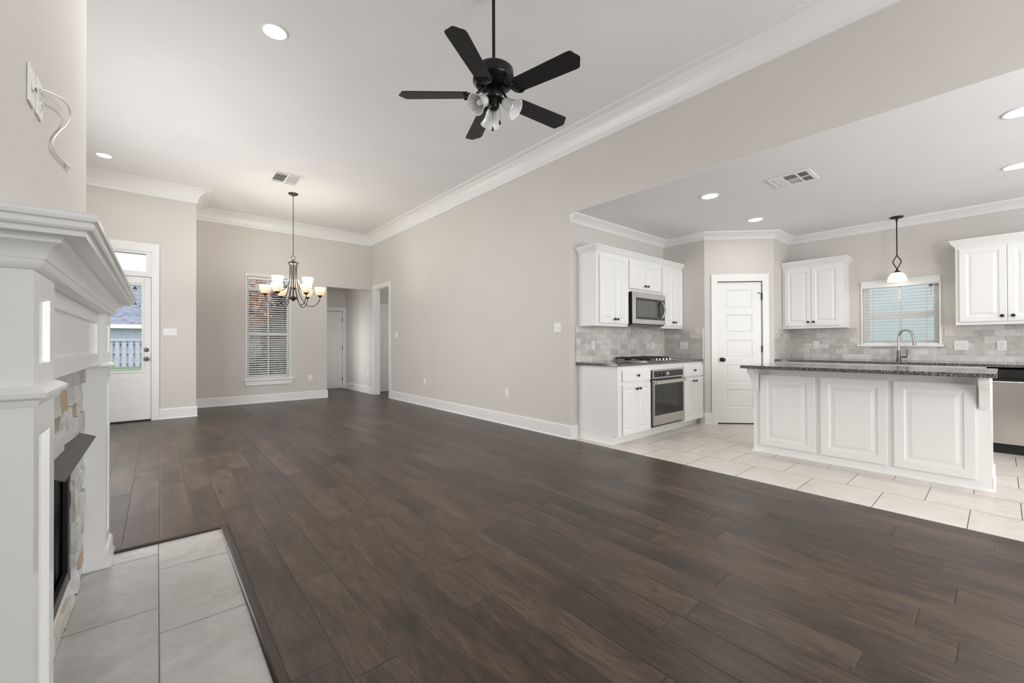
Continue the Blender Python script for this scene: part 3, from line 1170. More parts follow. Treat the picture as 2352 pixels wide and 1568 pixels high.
sweep(b, [(CHX, LY1), (LX, LY1), (LX, LY0), (CHX, LY0)], [(o, z) for o, z in prof])
box(b, CHX + 0.001, LX - 0.05, LY0 + 0.05, LY1 - 0.05, 1.38, 1.4185)
link('mantel_shelf', off(b), M['mantel'], t, smooth=32)

# ledger stone veneer
b = B()
rr = random.Random(11)
z = 0.012
while z < 1.045:
    h = min(rr.uniform(0.045, 0.085), 1.043 - z)
    if h < 0.02:
        break
    y = NL1 + 0.002
    while y < FL0 - 0.004:
        l = min(rr.uniform(0.07, 0.20), FL0 - 0.004 - y)
        y2 = y + l
        segs = [(y, y2)]
        zc = z + h / 2
        if FBZ0 < zc < FBZ1:
            segs = []
            if y < FBY0:
                segs.append((y, min(y2, FBY0 + rr.uniform(-0.006, 0.010))))
            if y2 > FBY1:
                segs.append((max(y, FBY1 - rr.uniform(-0.006, 0.010)), y2))
        for a, c in segs:
            if c - a < 0.012:
                continue
            d = rr.uniform(0.006, 0.020)
            vv = []
            for (yy, zz) in ((a, z), (c, z), (c, z + h), (a, z + h)):
                vv.append((yy, zz))
            back = [b.verts.new((CHX + 0.0005, yy, zz)) for yy, zz in vv]
            front = [b.verts.new((CHX + d + rr.uniform(-0.004, 0.004), yy + rr.uniform(-0.004, 0.004), zz + rr.uniform(-0.004, 0.004))) for yy, zz in vv]
            ctr = b.verts.new((CHX + d + rr.uniform(0.0, 0.006), (a + c) / 2 + rr.uniform(-0.2, 0.2) * (c - a), z + h * rr.uniform(0.35, 0.65)))
            for i in range(4):
                j = (i + 1) % 4
                b.faces.new((front[i], front[j], ctr))
                b.faces.new((back[i], back[j], front[j], front[i]))
            b.faces.new(back)
        y = y2
    z += h
o = link('stone_facing', b, M['ledger'])
tag(o, 'pale ledger stone facing round the firebox between the mantel legs', 'stone facing')

t = thing('firebox', 'black fireplace insert with mesh curtains and grey hood in the stone facing', 'fireplace', (CHX, 2.27, 0))
b = B()
panel(b, FBY0, FBY1, FBZ0, FBZ1, 0.45, [(FBY0 + 0.02, FBY1 - 0.02, FBZ0 + 0.02, FBZ1 - 0.02)], [(0.004, 0.42)], fx(CHX - 0.002, -1))
link('firebox_body', off(b), M['black'], t)
b = B()
n = 90
pts = []
for i in range(n + 1):
    yy = FBY0 + 0.03 + (FBY1 - FBY0 - 0.06) * i / n
    pts.append((CHX - 0.035 + 0.012 * math.sin(i * 1.15), yy))
vv = [[b.verts.new((x, y, zz)) for x, y in pts] for zz in (FBZ0 + 0.02, FBZ1 - 0.05)]
for i in range(n):
    b.faces.new((vv[0][i], vv[0][i + 1], vv[1][i + 1], vv[1][i]))
o = link('mesh_curtain', off(b), M['screen'], t, smooth=True)
sm = o.modifiers.new('solid', 'SOLIDIFY')
sm.thickness = 0.002
b = B()
panel(b, FBY0 + 0.005, FBY1 - 0.005, FBZ0 + 0.005, FBZ1 - 0.005, 0.02, [(FBY0 + 0.045, FBY1 - 0.045, FBZ0 + 0.05, FBZ1 - 0.05)], None, fx(CHX - 0.001, -1))
link('insert_frame', off(b), M['black'], t, bev=0.003)
HY0, HY1 = 1.93, 2.80
b = B()
v = [(-0.292, 0.739), (-0.224, 0.709), (-0.224, 0.706), (-0.2935, 0.736)]
prism(b, v, 'y', HY0, HY1)
link('hood', off(b), M['hood'], t)

# hearth with its wood edging
HX = 0.297
t = thing('hearth', 'grey stone tile hearth on the floor in front of the fireplace', 'hearth', (0, 2.3, 0))
b = B(); box(b, CHX + 0.0005, HX, 1.20, 3.135, 0.0005, 0.005)
link('hearth_tile', off(b, (0, 2.3, 0)), M['htile'], t)
ep = [(0.0, 0.0005), (0.0, 0.010), (0.006, 0.017), (0.020, 0.020), (0.034, 0.017), (0.042, 0.009), (0.046, 0.0005)]
for path in ([(HX, 2.585), (HX, 3.135), (-0.178, 3.135)], [(HX, 1.20), (HX, 2.583)]):
    b = B(); sweep(b, path, [(-o, z) for o, z in ep])
    link('edge_trim', off(b, (0, 2.3, 0)), M['trimwood'], t, smooth=40)

# cable, plates on the chimney wall
def wall_plate(name, label, loc, rotz, w, h, kind, group=None, cat='outlet'):
    """local: plate in x-z, front towards -y, centred"""
    t = thing(name, label, cat, loc, rotz, group)
    b = B()
    panel(b, -w / 2, w / 2, -h / 2, h / 2, 0.006, [], None, lambda u, v, d: (u, -0.006 + d, v))
    link('plate', b, M['plate'], t, bev=0.0025)
    if kind == 'duplex':
        for s in (-1, 1):
            b = B()
            lathe(b, [(0.0165, 0), (0.0165, 0.0025), (0.015, 0.003)], 20, (0, -0.006, s * 0.0195), (0, -1, 0))
            rc = link('receptacle', b, M['plate'], t, smooth=True)
            b = B()
            for xx in (-0.006, 0.006):
                box(b, xx - 0.001, xx + 0.001, -0.0096, -0.0088, s * 0.0195 - 0.002, s * 0.0195 + 0.007)
            lathe(b, [(0.0022, 0), (0.0022, 0.0008)], 10, (0, -0.0088, s * 0.0195 - 0.008), (0, -1, 0))
            link('slots', b, M['slot'], rc)
    elif kind.startswith('toggle'):
        n = int(kind[-1])
        for i in range(n):
            x = (i - (n - 1) / 2) * 0.046
            b = B()
            panel(b, x - 0.006, x + 0.006, -0.012, 0.012, 0.002, [], None, lambda u, v, d: (u, -0.0075 + d, v))
            prism(b, [(-0.007, -0.004), (-0.017, 0.003), (-0.017, 0.009), (-0.007, 0.005)], 'x', x - 0.004, x + 0.004)
            link('toggle', b, M['plate'], t)
    elif kind == 'mixed':
        b = B()
        x = -0.023
        prism(b, [(-0.007, -0.004), (-0.017, 0.003), (-0.017, 0.009), (-0.007, 0.005)], 'x', x - 0.004, x + 0.004)
        panel(b, x - 0.006, x + 0.006, -0.012, 0.012, 0.002, [], None, lambda u, v, d: (u, -0.0075 + d, v))
        link('toggle', b, M['plate'], t)
        b = B()
        panel(b, 0.008, 0.040, -0.033, 0.033, 0.003, [], None, lambda u, v, d: (u, -0.0085 + d, v))
        rc = link('receptacle', b, M['plate'], t)
        for zz in (-0.02, 0.012):
            for xx in (0.018, 0.030):
                b = B()
                box(b, xx - 0.001, xx + 0.001, -0.0094, -0.0084, zz, zz + 0.009)
                link('slot', b, M['slot'], rc)
    elif kind == 'jack':
        b = B()
        box(b, -0.012, 0.012, -0.012, -0.006, -0.012, 0.012)
        jk = link('jack', b, M['plate'], t, bev=0.002)
        b = B()
        box(b, -0.008, 0.008, -0.0135, -0.0118, -0.009, -0.003)
        link('slots', b, M['slot'], jk)
    return t


G_OUT = 'electrical outlets and switches on the walls'
# wall facing +x: local -y must point to +x, so rotate by 90 degrees
wall_plate('cable_plate', 'white cable plate with a cord, above the mantel', (CHX + 0.0005, 1.893, 1.922), R(90), 0.075, 0.112, 'jack', G_OUT)
wall_plate('wall_outlet', 'white duplex outlet beside the cable plate above the mantel', (CHX + 0.0005, 2.003, 1.930), R(90), 0.078, 0.116, 'duplex', G_OUT)
cp = [(-0.284, 1.905, 1.927), (-0.270, 1.93, 1.935), (-0.262, 2.02, 1.967), (-0.262, 2.20, 2.030), (-0.268, 2.37, 2.076), (-0.274, 2.46, 2.082), (-0.280, 2.42, 2.025),
      (-0.286, 2.30, 1.945), (-0.288, 2.20, 1.876), (-0.288, 2.22, 1.850), (-0.288, 2.36, 1.866), (-0.287, 2.50, 1.888)]
t = thing('loose_cable', 'white cable with plug dangling from the plate above the mantel', 'cable', (CHX, 1.9, 1.92))
b = B(); tube(b, spline(cp, 8), 0.0035, 8)
link('cord', off(b, (CHX, 1.9, 1.92)), M['cable'], t, smooth=True)
b = B(); tube(b, [(-0.287, 2.485, 1.886), (-0.287, 2.56, 1.900)], 0.006, 8)
tube(b, [(-0.287, 2.555, 1.896), (-0.286, 2.60, 1.902)], 0.004, 8)
link('plug', off(b, (CHX, 1.9, 1.92)), M['plate'], t)

wall_plate('light_switch', 'white triple toggle switch plate beside the patio door', (0.147, YP - 0.0005, 1.347), 0, 0.165, 0.110, 'toggle3', G_OUT, 'light switch')
wall_plate('wall_outlet', 'white duplex outlet to the side of the dining window', (2.457, YF - 0.0005, 0.437), 0, 0.078, 0.120, 'duplex', G_OUT)
RX = XW - 0.0005
wall_plate('light_switch', 'white toggle switch plate beside the cased doorway', (RX, 8.115, 1.340), R(-90), 0.118, 0.115, 'toggle2', G_OUT, 'light switch')
wall_plate('wall_outlet', 'white low outlet on the long wall nearer the cased doorway', (RX, 6.923, 0.450), R(-90), 0.075, 0.112, 'duplex', G_OUT)
wall_plate('wall_outlet', 'white low outlet on the long wall nearer the kitchen', (RX, 4.541, 0.450), R(-90), 0.078, 0.114, 'duplex', G_OUT)
wall_plate('light_switch', 'white double toggle switch plate at the kitchen end of the long wall', (RX, 3.559, 1.341), R(-90), 0.118, 0.113, 'toggle2', G_OUT, 'light switch')
wall_plate('wall_outlet', 'white low outlet on the hall wall past the dining area', (RX, 9.67, 0.452), R(-90), 0.075, 0.120, 'duplex', G_OUT)
wall_plate('wall_outlet', 'white outlet on the stone backsplash under the upper cabinet end', (4.186, YC - 0.0125, 1.120), 0, 0.072, 0.110, 'duplex', G_OUT)
wall_plate('wall_outlet', 'white outlet on the stone backsplash past the microwave', (5.562, YC - 0.0125, 1.105), 0, 0.074, 0.108, 'duplex', G_OUT)
wall_plate('light_switch', 'white double toggle switch plate on the backsplash beside the pantry wall', (XA - 0.0125, 3.037, 1.108), R(-90), 0.118, 0.110, 'toggle2', G_OUT, 'light switch')
wall_plate('wall_outlet', 'white outlet on the backsplash under the cabinet beside the pantry', (XS - 0.0125, 1.730, 1.110), R(-90), 0.073, 0.112, 'duplex', G_OUT)
wall_plate('light_switch', 'white switch and outlet plate on the backsplash beside the sink window', (XS - 0.0125, 0.315, 1.106), R(-90), 0.118, 0.114, 'mixed', G_OUT, 'light switch')
wall_plate('wall_outlet', 'white outlet on the backsplash above the dishwasher', (XS - 0.0125, 0.006, 1.106), R(-90), 0.072, 0.114, 'duplex', G_OUT)
b = B()
lathe(b, [(0.010, 0), (0.010, 0.006), (0.004, 0.008), (0.004, 0.055), (0.009, 0.058), (0.009, 0.072), (0, 0.074)], 12, (XW - 0.014, 10.585, 0.108), (-1, 0, 0))
tag(link('door_stop', b, M['bronze'], smooth=True), 'dark door stop sticking out of the hall baseboard', 'door stop')

# ------------------------------------------------------------------ ceiling fixtures
def can_light(x, y, z, r, label, power):
    t = thing('recessed_light', label, 'ceiling light', (x, y, z), 0, 'recessed ceiling lights')
    b = B(); lathe(b, [(r * 0.80, -0.0005), (r * 0.80, -0.004), (r * 0.86, -0.008), (r * 0.97, -0.006), (r, -0.0005)], 36, cap=False)
    for f in b.faces:
        f.smooth = True
    link('trim_ring', b, M['ceil'], t)
    b = B(); lathe(b, [(0, -0.005), (r * 0.6, -0.0045), (r * 0.80, -0.003)], 36, cap=False)
    link('lens', b, M['lens'], t)
    area('lamp_beam', (x, y, z - 0.012), (0, 0, -1), r * 1.5, 0, power, (1.0, 0.98, 0.95), 165, True)
    return t


can_light(0.701, 3.715, ZC, 0.098, 'recessed ceiling light over the hearth end of the living room', 28)
can_light(-0.538, 7.575, ZC, 0.088, 'recessed ceiling light near the patio door', 2.5)
can_light(4.464, 2.003, ZK, 0.095, 'recessed kitchen ceiling light in front of the cooktop cabinets', 3.5)
can_light(5.759, 2.015, ZK, 0.095, 'recessed kitchen ceiling light in front of the pantry door', 2.5)
can_light(4.455, -0.095, ZK, 0.095, 'recessed kitchen ceiling light above the near island edge', 5)
can_light(5.805, -0.095, ZK, 0.095, 'recessed kitchen ceiling light between island and dishwasher', 5)


def vent(name, label, loc, rotz, w, l, kind):
    t = thing(name, label, 'air vent', loc, rotz, 'ceiling air vents')
    hw, hl = w / 2, l / 2
    b = B()
    if kind == 'two':
        hs = [(-hw + 0.022, -0.006, -hl + 0.07, hl - 0.07), (0.006, hw - 0.022, -hl + 0.07, hl - 0.07)]
        hs = [(-hw + 0.03, -0.008, -hl + 0.03, -hl + 0.06), (-hw + 0.03, -0.008, -hl + 0.085, hl - 0.085), (-hw + 0.03, -0.008, hl - 0.06, hl - 0.03),
              (0.008, hw - 0.03, -hl + 0.03, -hl + 0.06), (0.008, hw - 0.03, -hl + 0.085, hl - 0.085), (0.008, hw - 0.03, hl - 0.06, hl - 0.03)]
    else:
        hs = [(-hw + 0.03, -0.008, -hl + 0.035, -hl + 0.11), (0.008, hw - 0.03, -hl + 0.035, -hl + 0.11), (-hw + 0.03, -0.008, -hl + 0.125, hl - 0.125),
              (0.008, hw - 0.03, -hl + 0.125, hl - 0.125), (-hw + 0.03, -0.008, hl - 0.11, hl - 0.035), (0.008, hw - 0.03, hl - 0.11, hl - 0.035)]
    panel(b, -hw, hw, -hl, hl, 0.008, hs, None, lambda u, v, d: (u, v, -0.010 + d))
    link('vent_frame', b, M['trim'], t, bev=0.002)
    b = B(); box(b, -hw + 0.01, hw - 0.01, -hl + 0.01, hl - 0.01, -0.0022, -0.0008)
    link('vent_throat', b, M['ventdark'], t)
    bb = B()
    b = B()
    for h in hs:
        if kind == 'six' and len(b.verts):
            link('louvre', b, M['trim'], t)
            b = B()
        if kind == 'two':
            if h[3] - h[2] > 0.1:
                if h[0] < 0:
                    x = h[0] + 0.01
                    while x < h[1] - 0.004:
                        prism(b, [(x, -0.0095), (x + 0.008, -0.003), (x + 0.010, -0.003), (x + 0.003, -0.0095)], 'y', h[2], h[3])
                        x += 0.026
                else:
                    box(bb, h[0], h[1], h[2], h[3], -0.006, -0.003)
            else:
                box(bb, h[0], h[1], h[2], h[3], -0.0055, -0.003, 1)
        else:
            if h[3] - h[2] > 0.09:
                box(bb, h[0], h[1], h[2], h[3], -0.0055, -0.003, 1 if h[0] < 0 else 0)  # centre halves: shading from louvre angle painted as grey and light mesh
            else:
                yv = h[2] + 0.004
                while yv < h[3] - 0.004:
                    lean = -0.009 if yv > 0 else 0.004
                    prism(b, [(yv, -0.0095), (yv + lean, -0.003), (yv + lean + 0.002, -0.003), (yv + 0.003, -0.0095)], 'x', h[0], h[1])
                    yv += 0.015
    link('louvre', b, M['trim'], t)
    link('vent_mesh', bb, [M['ventlight'], M['ventgrey']], t)
    return t


vent('ceiling_vent', 'white two-section ceiling vent above the dining chandelier', (1.455, 6.895, ZC), 0, 0.38, 0.47, 'two')
vent('ceiling_vent', 'white six-section ceiling vent over the kitchen island', (4.602, 1.283, ZK), 0, 0.335, 0.348, 'six')

# ceiling fan
FX, FY, FZ = 1.770, 2.268, 2.862
t = thing('ceiling_fan', 'black five-blade ceiling fan with three white glass shades', 'ceiling fan', (FX, FY, FZ))
b = B(); lathe(b, [(0, ZC - FZ - 0.0005), (0.070, ZC - FZ - 0.0005), (0.068, ZC - FZ - 0.03), (0.045, ZC - FZ - 0.06), (0.02, ZC - FZ - 0.065)], 28)
link('canopy', b, M['fanblack'], t, smooth=True)
b = B(); tube(b, [(0, 0, 0.19), (0, 0, ZC - FZ - 0.05)], 0.0115, 16)
link('downrod', b, M['fanblack'], t, smooth=True)
b = B()
lathe(b, [(0, 0.205), (0.022, 0.205), (0.024, 0.192), (0.075, 0.188), (0.118, 0.180), (0.136, 0.166), (0.139, 0.150), (0.139, 0.108), (0.145, 0.103), (0.145, 0.094), (0.138, 0.088),
          (0.128, 0.072), (0.110, 0.060), (0.060, 0.052), (0, 0.052)], 48)
mot = link('motor_housing', b, M['fanblack'], t, smooth=True)
b = B()
for i in range(40):
    a = 2 * PI * i / 40
    c, s = math.cos(a), math.sin(a)
    p1 = Vector((0.085 * c, 0.085 * s, 0.0545))
    p2 = Vector((0.122 * c, 0.122 * s, 0.0655))
    tube(b, [p1, p2], 0.0028, 6)
link('cooling_ribs', b, M['bronze'], mot)
b = B()
lathe(b, [(0, 0.054), (0.052, 0.054), (0.056, 0.045), (0.056, 0.010), (0.060, 0.002), (0.060, -0.022), (0.050, -0.034), (0.038, -0.040), (0.036, -0.085), (0.028, -0.100), (0.010, -0.106),
          (0, -0.106)], 32)
link('switch_housing', b, M['fanblack'], t, smooth=True)

bo = [(0.175, -0.052), (0.185, -0.060), (0.30, -0.063), (0.60, -0.070), (0.622, -0.067), (0.632, -0.054), (0.638, -0.038), (0.650, -0.020), (0.658, 0.0)]
outl = bo + [(x, -y) for x, y in bo[-2::-1]]


def blade_bm():
    b = B()
    prism(b, outl, 'z', -0.003, 0.003)
    bmesh.ops.rotate(b, cent=(0, 0, 0), matrix=Matrix.Rotation(R(-12), 3, 'X'), verts=b.verts)
    return b


def iron_bm():
    b = B()
    tube(b, spline([(0.070, 0, 0.050), (0.095, 0, 0.030), (0.125, 0, 0.006), (0.160, 0, -0.004), (0.190, 0, -0.006)], 6), [0.009] * 24 + [0.008], 10)
    for s in (-1, 1):
        tube(b, spline([(0.150, 0, -0.004), (0.160, s * 0.028, -0.005), (0.180, s * 0.052, -0.006), (0.212, s * 0.060, -0.006)], 6), [0.009] * 10 + [0.007] * 8 + [0.004], 8)
        tube(b, spline([(0.150, 0, -0.004), (0.172, s * 0.014, -0.006), (0.190, s * 0.026, -0.006), (0.205, s * 0.022, -0.006)], 5), 0.005, 8)
        lathe(b, [(0.006, 0), (0.006, -0.006), (0, -0.008)], 10, (0.195, s * 0.028, -0.004))
    lathe(b, [(0.010, 0.0), (0.010, -0.010), (0, -0.012)], 12, (0.195, 0, 0.0))
    ro = Matrix.Rotation(R(-12), 3, 'X')
    for v in b.verts:
        k = min(1, max(0, (v.co.x - 0.10) / 0.06))
        v.co = v.co.lerp(ro @ v.co, k)
    return b


bl0 = link('blade', blade_bm(), M['blade'], t, bev=0.0015)
ir0 = link('blade_iron', iron_bm(), M['fanblack'], bl0, smooth=True)
for k in range(5):
    a = R(-148 + 72 * k)
    if k == 0:
        bb_ = bl0
    else:
        bb_ = bl0.copy(); COL.objects.link(bb_); bb_.parent = t
        ii_ = ir0.copy(); COL.objects.link(ii_); ii_.parent = bb_
    bb_.rotation_euler = (0, 0, a)


def bell(b, prof, origin, axis, seg=28, th=0.003):
    out = prof
    inn = [(max(r - th, 0.001), h) for r, h in prof[::-1]]
    lathe(b, out + inn, seg, origin, axis, cap=False)
    return b


for k, az in enumerate((62, 182, 302)):
    a = R(az)
    dirv = Vector((math.cos(a) * 0.80, math.sin(a) * 0.80, -0.60)).normalized()
    p0 = Vector((math.cos(a) * 0.052, math.sin(a) * 0.052, -0.045))
    b = B()
    tube(b, [Vector((math.cos(a) * 0.03, math.sin(a) * 0.03, -0.040)), p0 + dirv * 0.012], 0.010, 10)
    lathe(b, [(0.012, 0.0), (0.022, 0.006), (0.024, 0.020), (0.024, 0.030)], 20, p0, dirv)
    sk = link('socket', b, M['fanblack'], t, smooth=True)
    b = B()
    bell(b, [(0.022, 0.0), (0.030, 0.008), (0.038, 0.028), (0.042, 0.055), (0.050, 0.080), (0.064, 0.105), (0.070, 0.112)], p0 + dirv * 0.022, dirv)
    link('glass_shade', b, M['fanshade'], t, smooth=True)
    b = B()
    lathe(b, [(0.010, 0.0), (0.011, 0.02), (0.018, 0.040), (0.021, 0.056), (0.016, 0.070), (0.0, 0.077)], 18, p0 + dirv * 0.030, dirv)
    link('bulb', b, M['plate'], sk, smooth=True)
for (x, y, zt, zb) in ((-0.030, -0.025, -0.10, -0.270), (0.012, -0.050, -0.09, -0.222)):
    b = B(); tube(b, [(x, y, zt + 0.04), (x, y, zb + 0.03)], 0.0013, 6)
    ch = link('pull_chain', b, M['bronze'], t)
    b = B(); lathe(b, [(0.0015, 0.034), (0.0045, 0.026), (0.0075, 0.012), (0.0065, 0.003), (0, 0)], 12, (x, y, zb))
    link('fob', b, M['fanblack'], ch, smooth=True)

# dining chandelier
CX, CY = 1.690, 7.520
t = thing('chandelier', 'bronze nine-light chandelier with lit opal shades in front of the dining window', 'chandelier', (CX, CY, 0))
b = B(); lathe(b, [(0, ZC - 0.0005), (0.072, ZC - 0.0005), (0.074, ZC - 0.012), (0.058, ZC - 0.018), (0.056, ZC - 0.026), (0.020, ZC - 0.036), (0.008, ZC - 0.052), (0, ZC - 0.054)], 28)
link('canopy', b, M['chandmetal'], t, smooth=True)
b = B()
z = 3.565
i = 0
while z > 2.60:
    pts = []
    for k in range(12):
        a = 2 * PI * k / 12
        pts.append((0.009 * math.cos(a), 0, 0.019 * math.sin(a)))
    ang = R(90) * (i % 2) + R(20)
    pts = [(p[0] * math.cos(ang), p[0] * math.sin(ang), z - 0.019 + p[2]) for p in pts]
    tube(b, pts, 0.0026, 6, closed=True)
    z -= 0.0315
    i += 1
link('chain', b, M['chandmetal'], t, smooth=True)
b = B()
tube(b, [(0.033 * math.cos(2 * PI * k / 20), 0, 2.565 + 0.033 * math.sin(2 * PI * k / 20)) for k in range(20)], 0.0042, 8, closed=True)
link('hanging_loop', b, M['chandmetal'], t, smooth=True)
b = B()
lathe(b, [(0, 2.535), (0.010, 2.530), (0.014, 2.515), (0.050, 2.500), (0.078, 2.484), (0.080, 2.470), (0.066, 2.462), (0.060, 2.440), (0, 2.440)], 30)
link('top_cap', b, M['chandmetal'], t, smooth=True)
b = B()
lathe(b, [(0, 2.45), (0.010, 2.45), (0.010, 1.95), (0.022, 1.935), (0.050, 1.918), (0.070, 1.905), (0.066, 1.893), (0.030, 1.878), (0.014, 1.866), (0.012, 1.852), (0, 1.846)], 26)
link('centre_column', b, M['chandmetal'], t, smooth=True)
VD = math.atan2(CY, CX)          # bearing away from the viewpoint


def arm_set(phi, tier):
    # phi measured from the side facing the viewpoint
    a = VD + PI + phi
    c, s = math.cos(a), math.sin(a)
    if tier == 0:
        pr = [(0.052, 2.46), (0.050, 2.30), (0.060, 2.12), (0.100, 1.95), (0.170, 1.825), (0.255, 1.775), (0.335, 1.805), (0.385, 1.870), (0.398, 1.930)]
        rr_, zc = 0.398, 1.930
    else:
        pr = [(0.056, 2.46), (0.050, 2.34), (0.062, 2.20), (0.100, 2.085), (0.165, 2.020), (0.215, 2.022), (0.243, 2.055), (0.248, 2.075)]
        rr_, zc = 0.248, 2.070
    b = B(); tube(b, spline([(r * c, r * s, z) for r, z in pr], 6), 0.0062, 8)
    arm = link('arm', b, M['chandmetal'], t, smooth=True)
    b = B(); lathe(b, [(0.006, -0.005), (0.012, 0.004), (0.030, 0.018), (0.044, 0.030), (0.040, 0.034), (0, 0.034)], 20, (rr_ * c, rr_ * s, zc))
    link('socket_cup', b, M['chandmetal'], arm, smooth=True)
    b = B()
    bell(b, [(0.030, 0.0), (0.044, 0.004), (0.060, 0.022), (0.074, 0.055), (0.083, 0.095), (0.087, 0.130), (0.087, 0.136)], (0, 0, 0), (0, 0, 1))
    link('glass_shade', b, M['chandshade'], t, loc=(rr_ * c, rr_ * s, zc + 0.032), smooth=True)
    L = bpy.data.lights.new('chandelier_bulb', 'POINT')
    L.energy = 4.8
    L.color = (1.0, 0.93, 0.82)
    L.shadow_soft_size = 0.03
    lo = bpy.data.objects.new('chandelier_bulb', L)
    COL.objects.link(lo)
    lo.location = (CX + rr_ * c, CY + rr_ * s, zc + 0.032 + 0.130)


for k in range(6):
    arm_set(R(-33 + 60 * k), 0)
for k in range(3):
    arm_set(R(-62 + 120 * k), 1)
# pendant over the sink
t = thing('pendant_light', 'dark bronze pendant with lit white dome shade over the sink', 'pendant light', (7.0, 0.843, 0))
b = B(); lathe(b, [(0, ZK - 0.0005), (0.066, ZK - 0.0005), (0.066, ZK - 0.010), (0.055, ZK - 0.020), (0.012, ZK - 0.026), (0.011, ZK - 0.060), (0, ZK - 0.060)], 28)
link('canopy', b, M['bronze'], t, smooth=True)
b = B(); tube(b, [(0, 0, ZK - 0.05), (0, 0, 2.212)], 0.0062, 12)
link('rod', b, M['bronze'], t, smooth=True)
b = B()
for s in (-1, 1):
    tube(b, spline([(0, s * 0.002, 2.225), (0, s * 0.010, 2.205), (0, s * 0.034, 2.160), (0, s * 0.036, 2.135), (0, s * 0.014, 2.085), (0, s * 0.004, 2.062), (0, s * 0.002, 2.045)], 7), 0.0060, 10)
link('twisted_loop', b, M['bronze'], t, smooth=True)
b = B(); lathe(b, [(0, 2.052), (0.008, 2.050), (0.012, 2.040), (0.034, 2.020), (0.040, 2.014), (0.036, 2.012), (0, 2.012)], 24)
link('shade_cap', b, M['bronze'], t, smooth=True)
b = B()
bell(b, [(0.030, 2.013), (0.048, 2.006), (0.068, 1.988), (0.084, 1.958), (0.092, 1.925), (0.095, 1.903)], (0, 0, 0), (0, 0, 1), th=0.004)
link('dome_shade', b, M['pendshade'], t, smooth=True)
L = bpy.data.lights.new('pendant_glow', 'POINT')
L.energy = 2.5
L.color = (1.0, 0.90, 0.76)
L.shadow_soft_size = 0.05
lo = bpy.data.objects.new('pendant_glow', L)
COL.objects.link(lo)
lo.location = (7.0, 0.843, 1.945)

# ------------------------------------------------------------------ kitchen joinery
CD = [(0.052, 0.0), (0.058, 0.004), (0.064, 0.0075), (0.070, 0.0085), (0.078, 0.0080), (0.092, 0.0030), (0.098, 0.0012)]


def knob_bm(x, y, z):
    b = B()
    lathe(b, [(0.0075, 0), (0.0075, 0.003), (0.0050, 0.006), (0.0050, 0.016), (0.012, 0.020), (0.0165, 0.025), (0.0155, 0.029), (0, 0.031)], 18, (x, y, z), (0, -1, 0))
    return b


def cab_door(t, x0, x1, z0, z1, knob=None, name='door', raised=True):
    """overlay door on the face frame; local front towards -y"""
    b = B()
    w, h = x1 - x0, z1 - z0
    sc = min(1.0, w / 0.36) if raised else 1.0
    if raised:
        e = 0.002
        panel(b, x0, x1, z0, z1, 0.019, [(x0 + e, x1 - e, z0 + e, z1 - e)], [(0.004, -0.0015)] + [(i * max(sc, 0.72), d) for i, d in CD], lambda u, v, d: (u, -0.0195 + d, v))
    else:
        panel(b, x0, x1, z0, z1, 0.019, [(x0 + 0.002, x1 - 0.002, z0 + 0.002, z1 - 0.002)], [(0.006, -0.002), (0.012, -0.002)], lambda u, v, d: (u, -0.0195 + d, v))
    d_ = link(name, b, M['cab'], t)
    if knob:
        link('knob', knob_bm(knob[0], -0.0205, knob[1]), M['bronze'], d_, smooth=True)
    return d_


def base_body(t, w, hole=None):
    b = B()
    if hole:
        panel(b, 0, w, 0.10, 0.884, 0.02, [hole], None, lambda u, v, d: (u, d, v))
    else:
        box(b, 0, w, 0.0, 0.584, 0.10, 0.884)
    link('cabinet_body', b, M['cab'], t)
    b = B(); box(b, 0.0, w, 0.075, 0.584, 0.0, 0.0995)
    link('toe_kick', b, M['cab'], t)


YBF = 2.775
t = thing('base_cabinet', 'white base cabinet with a drawer over two doors, at the open cooktop end', 'cabinet', (3.90, YBF, 0), 0, 'base cabinets of the cooktop run')
base_body(t, 0.645)
cab_door(t, 0.070, 0.636, 0.705, 0.840, (0.353, 0.772), 'drawer', False)
cab_door(t, 0.070, 0.352, 0.108, 0.672, (0.322, 0.620))
cab_door(t, 0.355, 0.636, 0.108, 0.672, (0.385, 0.620))
b = B(); sweep(b, [(0.075 * 0 + 0.0, 0.584), (0.0, 0.075), (0.645, 0.075)][::-1], [(0, 0), (0.012, 0), (0.010, 0.012), (0, 0.018)])
bmesh.ops.translate(b, verts=b.verts, vec=(0, 0, 0.0005))
link('shoe_molding', b, M['cab'], t)
t = thing('oven_cabinet', 'white cabinet housing the wall oven under the cooktop', 'cabinet', (4.546, YBF, 0), 0, 'base cabinets of the cooktop run')
base_body(t, 0.793, (0.010, 0.786, 0.108, 0.815))
t = thing('base_cabinet', 'narrow white base cabinet with a drawer over two doors between oven and pantry wall', 'cabinet', (5.340, YBF, 0), 0, 'base cabinets of the cooktop run')
base_body(t, XA - 5.341)
cab_door(t, 0.012, 0.558, 0.692, 0.838, (0.286, 0.772), 'drawer', False)
cab_door(t, 0.012, 0.284, 0.092, 0.676, (0.252, 0.628))
cab_door(t, 0.287, 0.558, 0.092, 0.676, (0.317, 0.628))

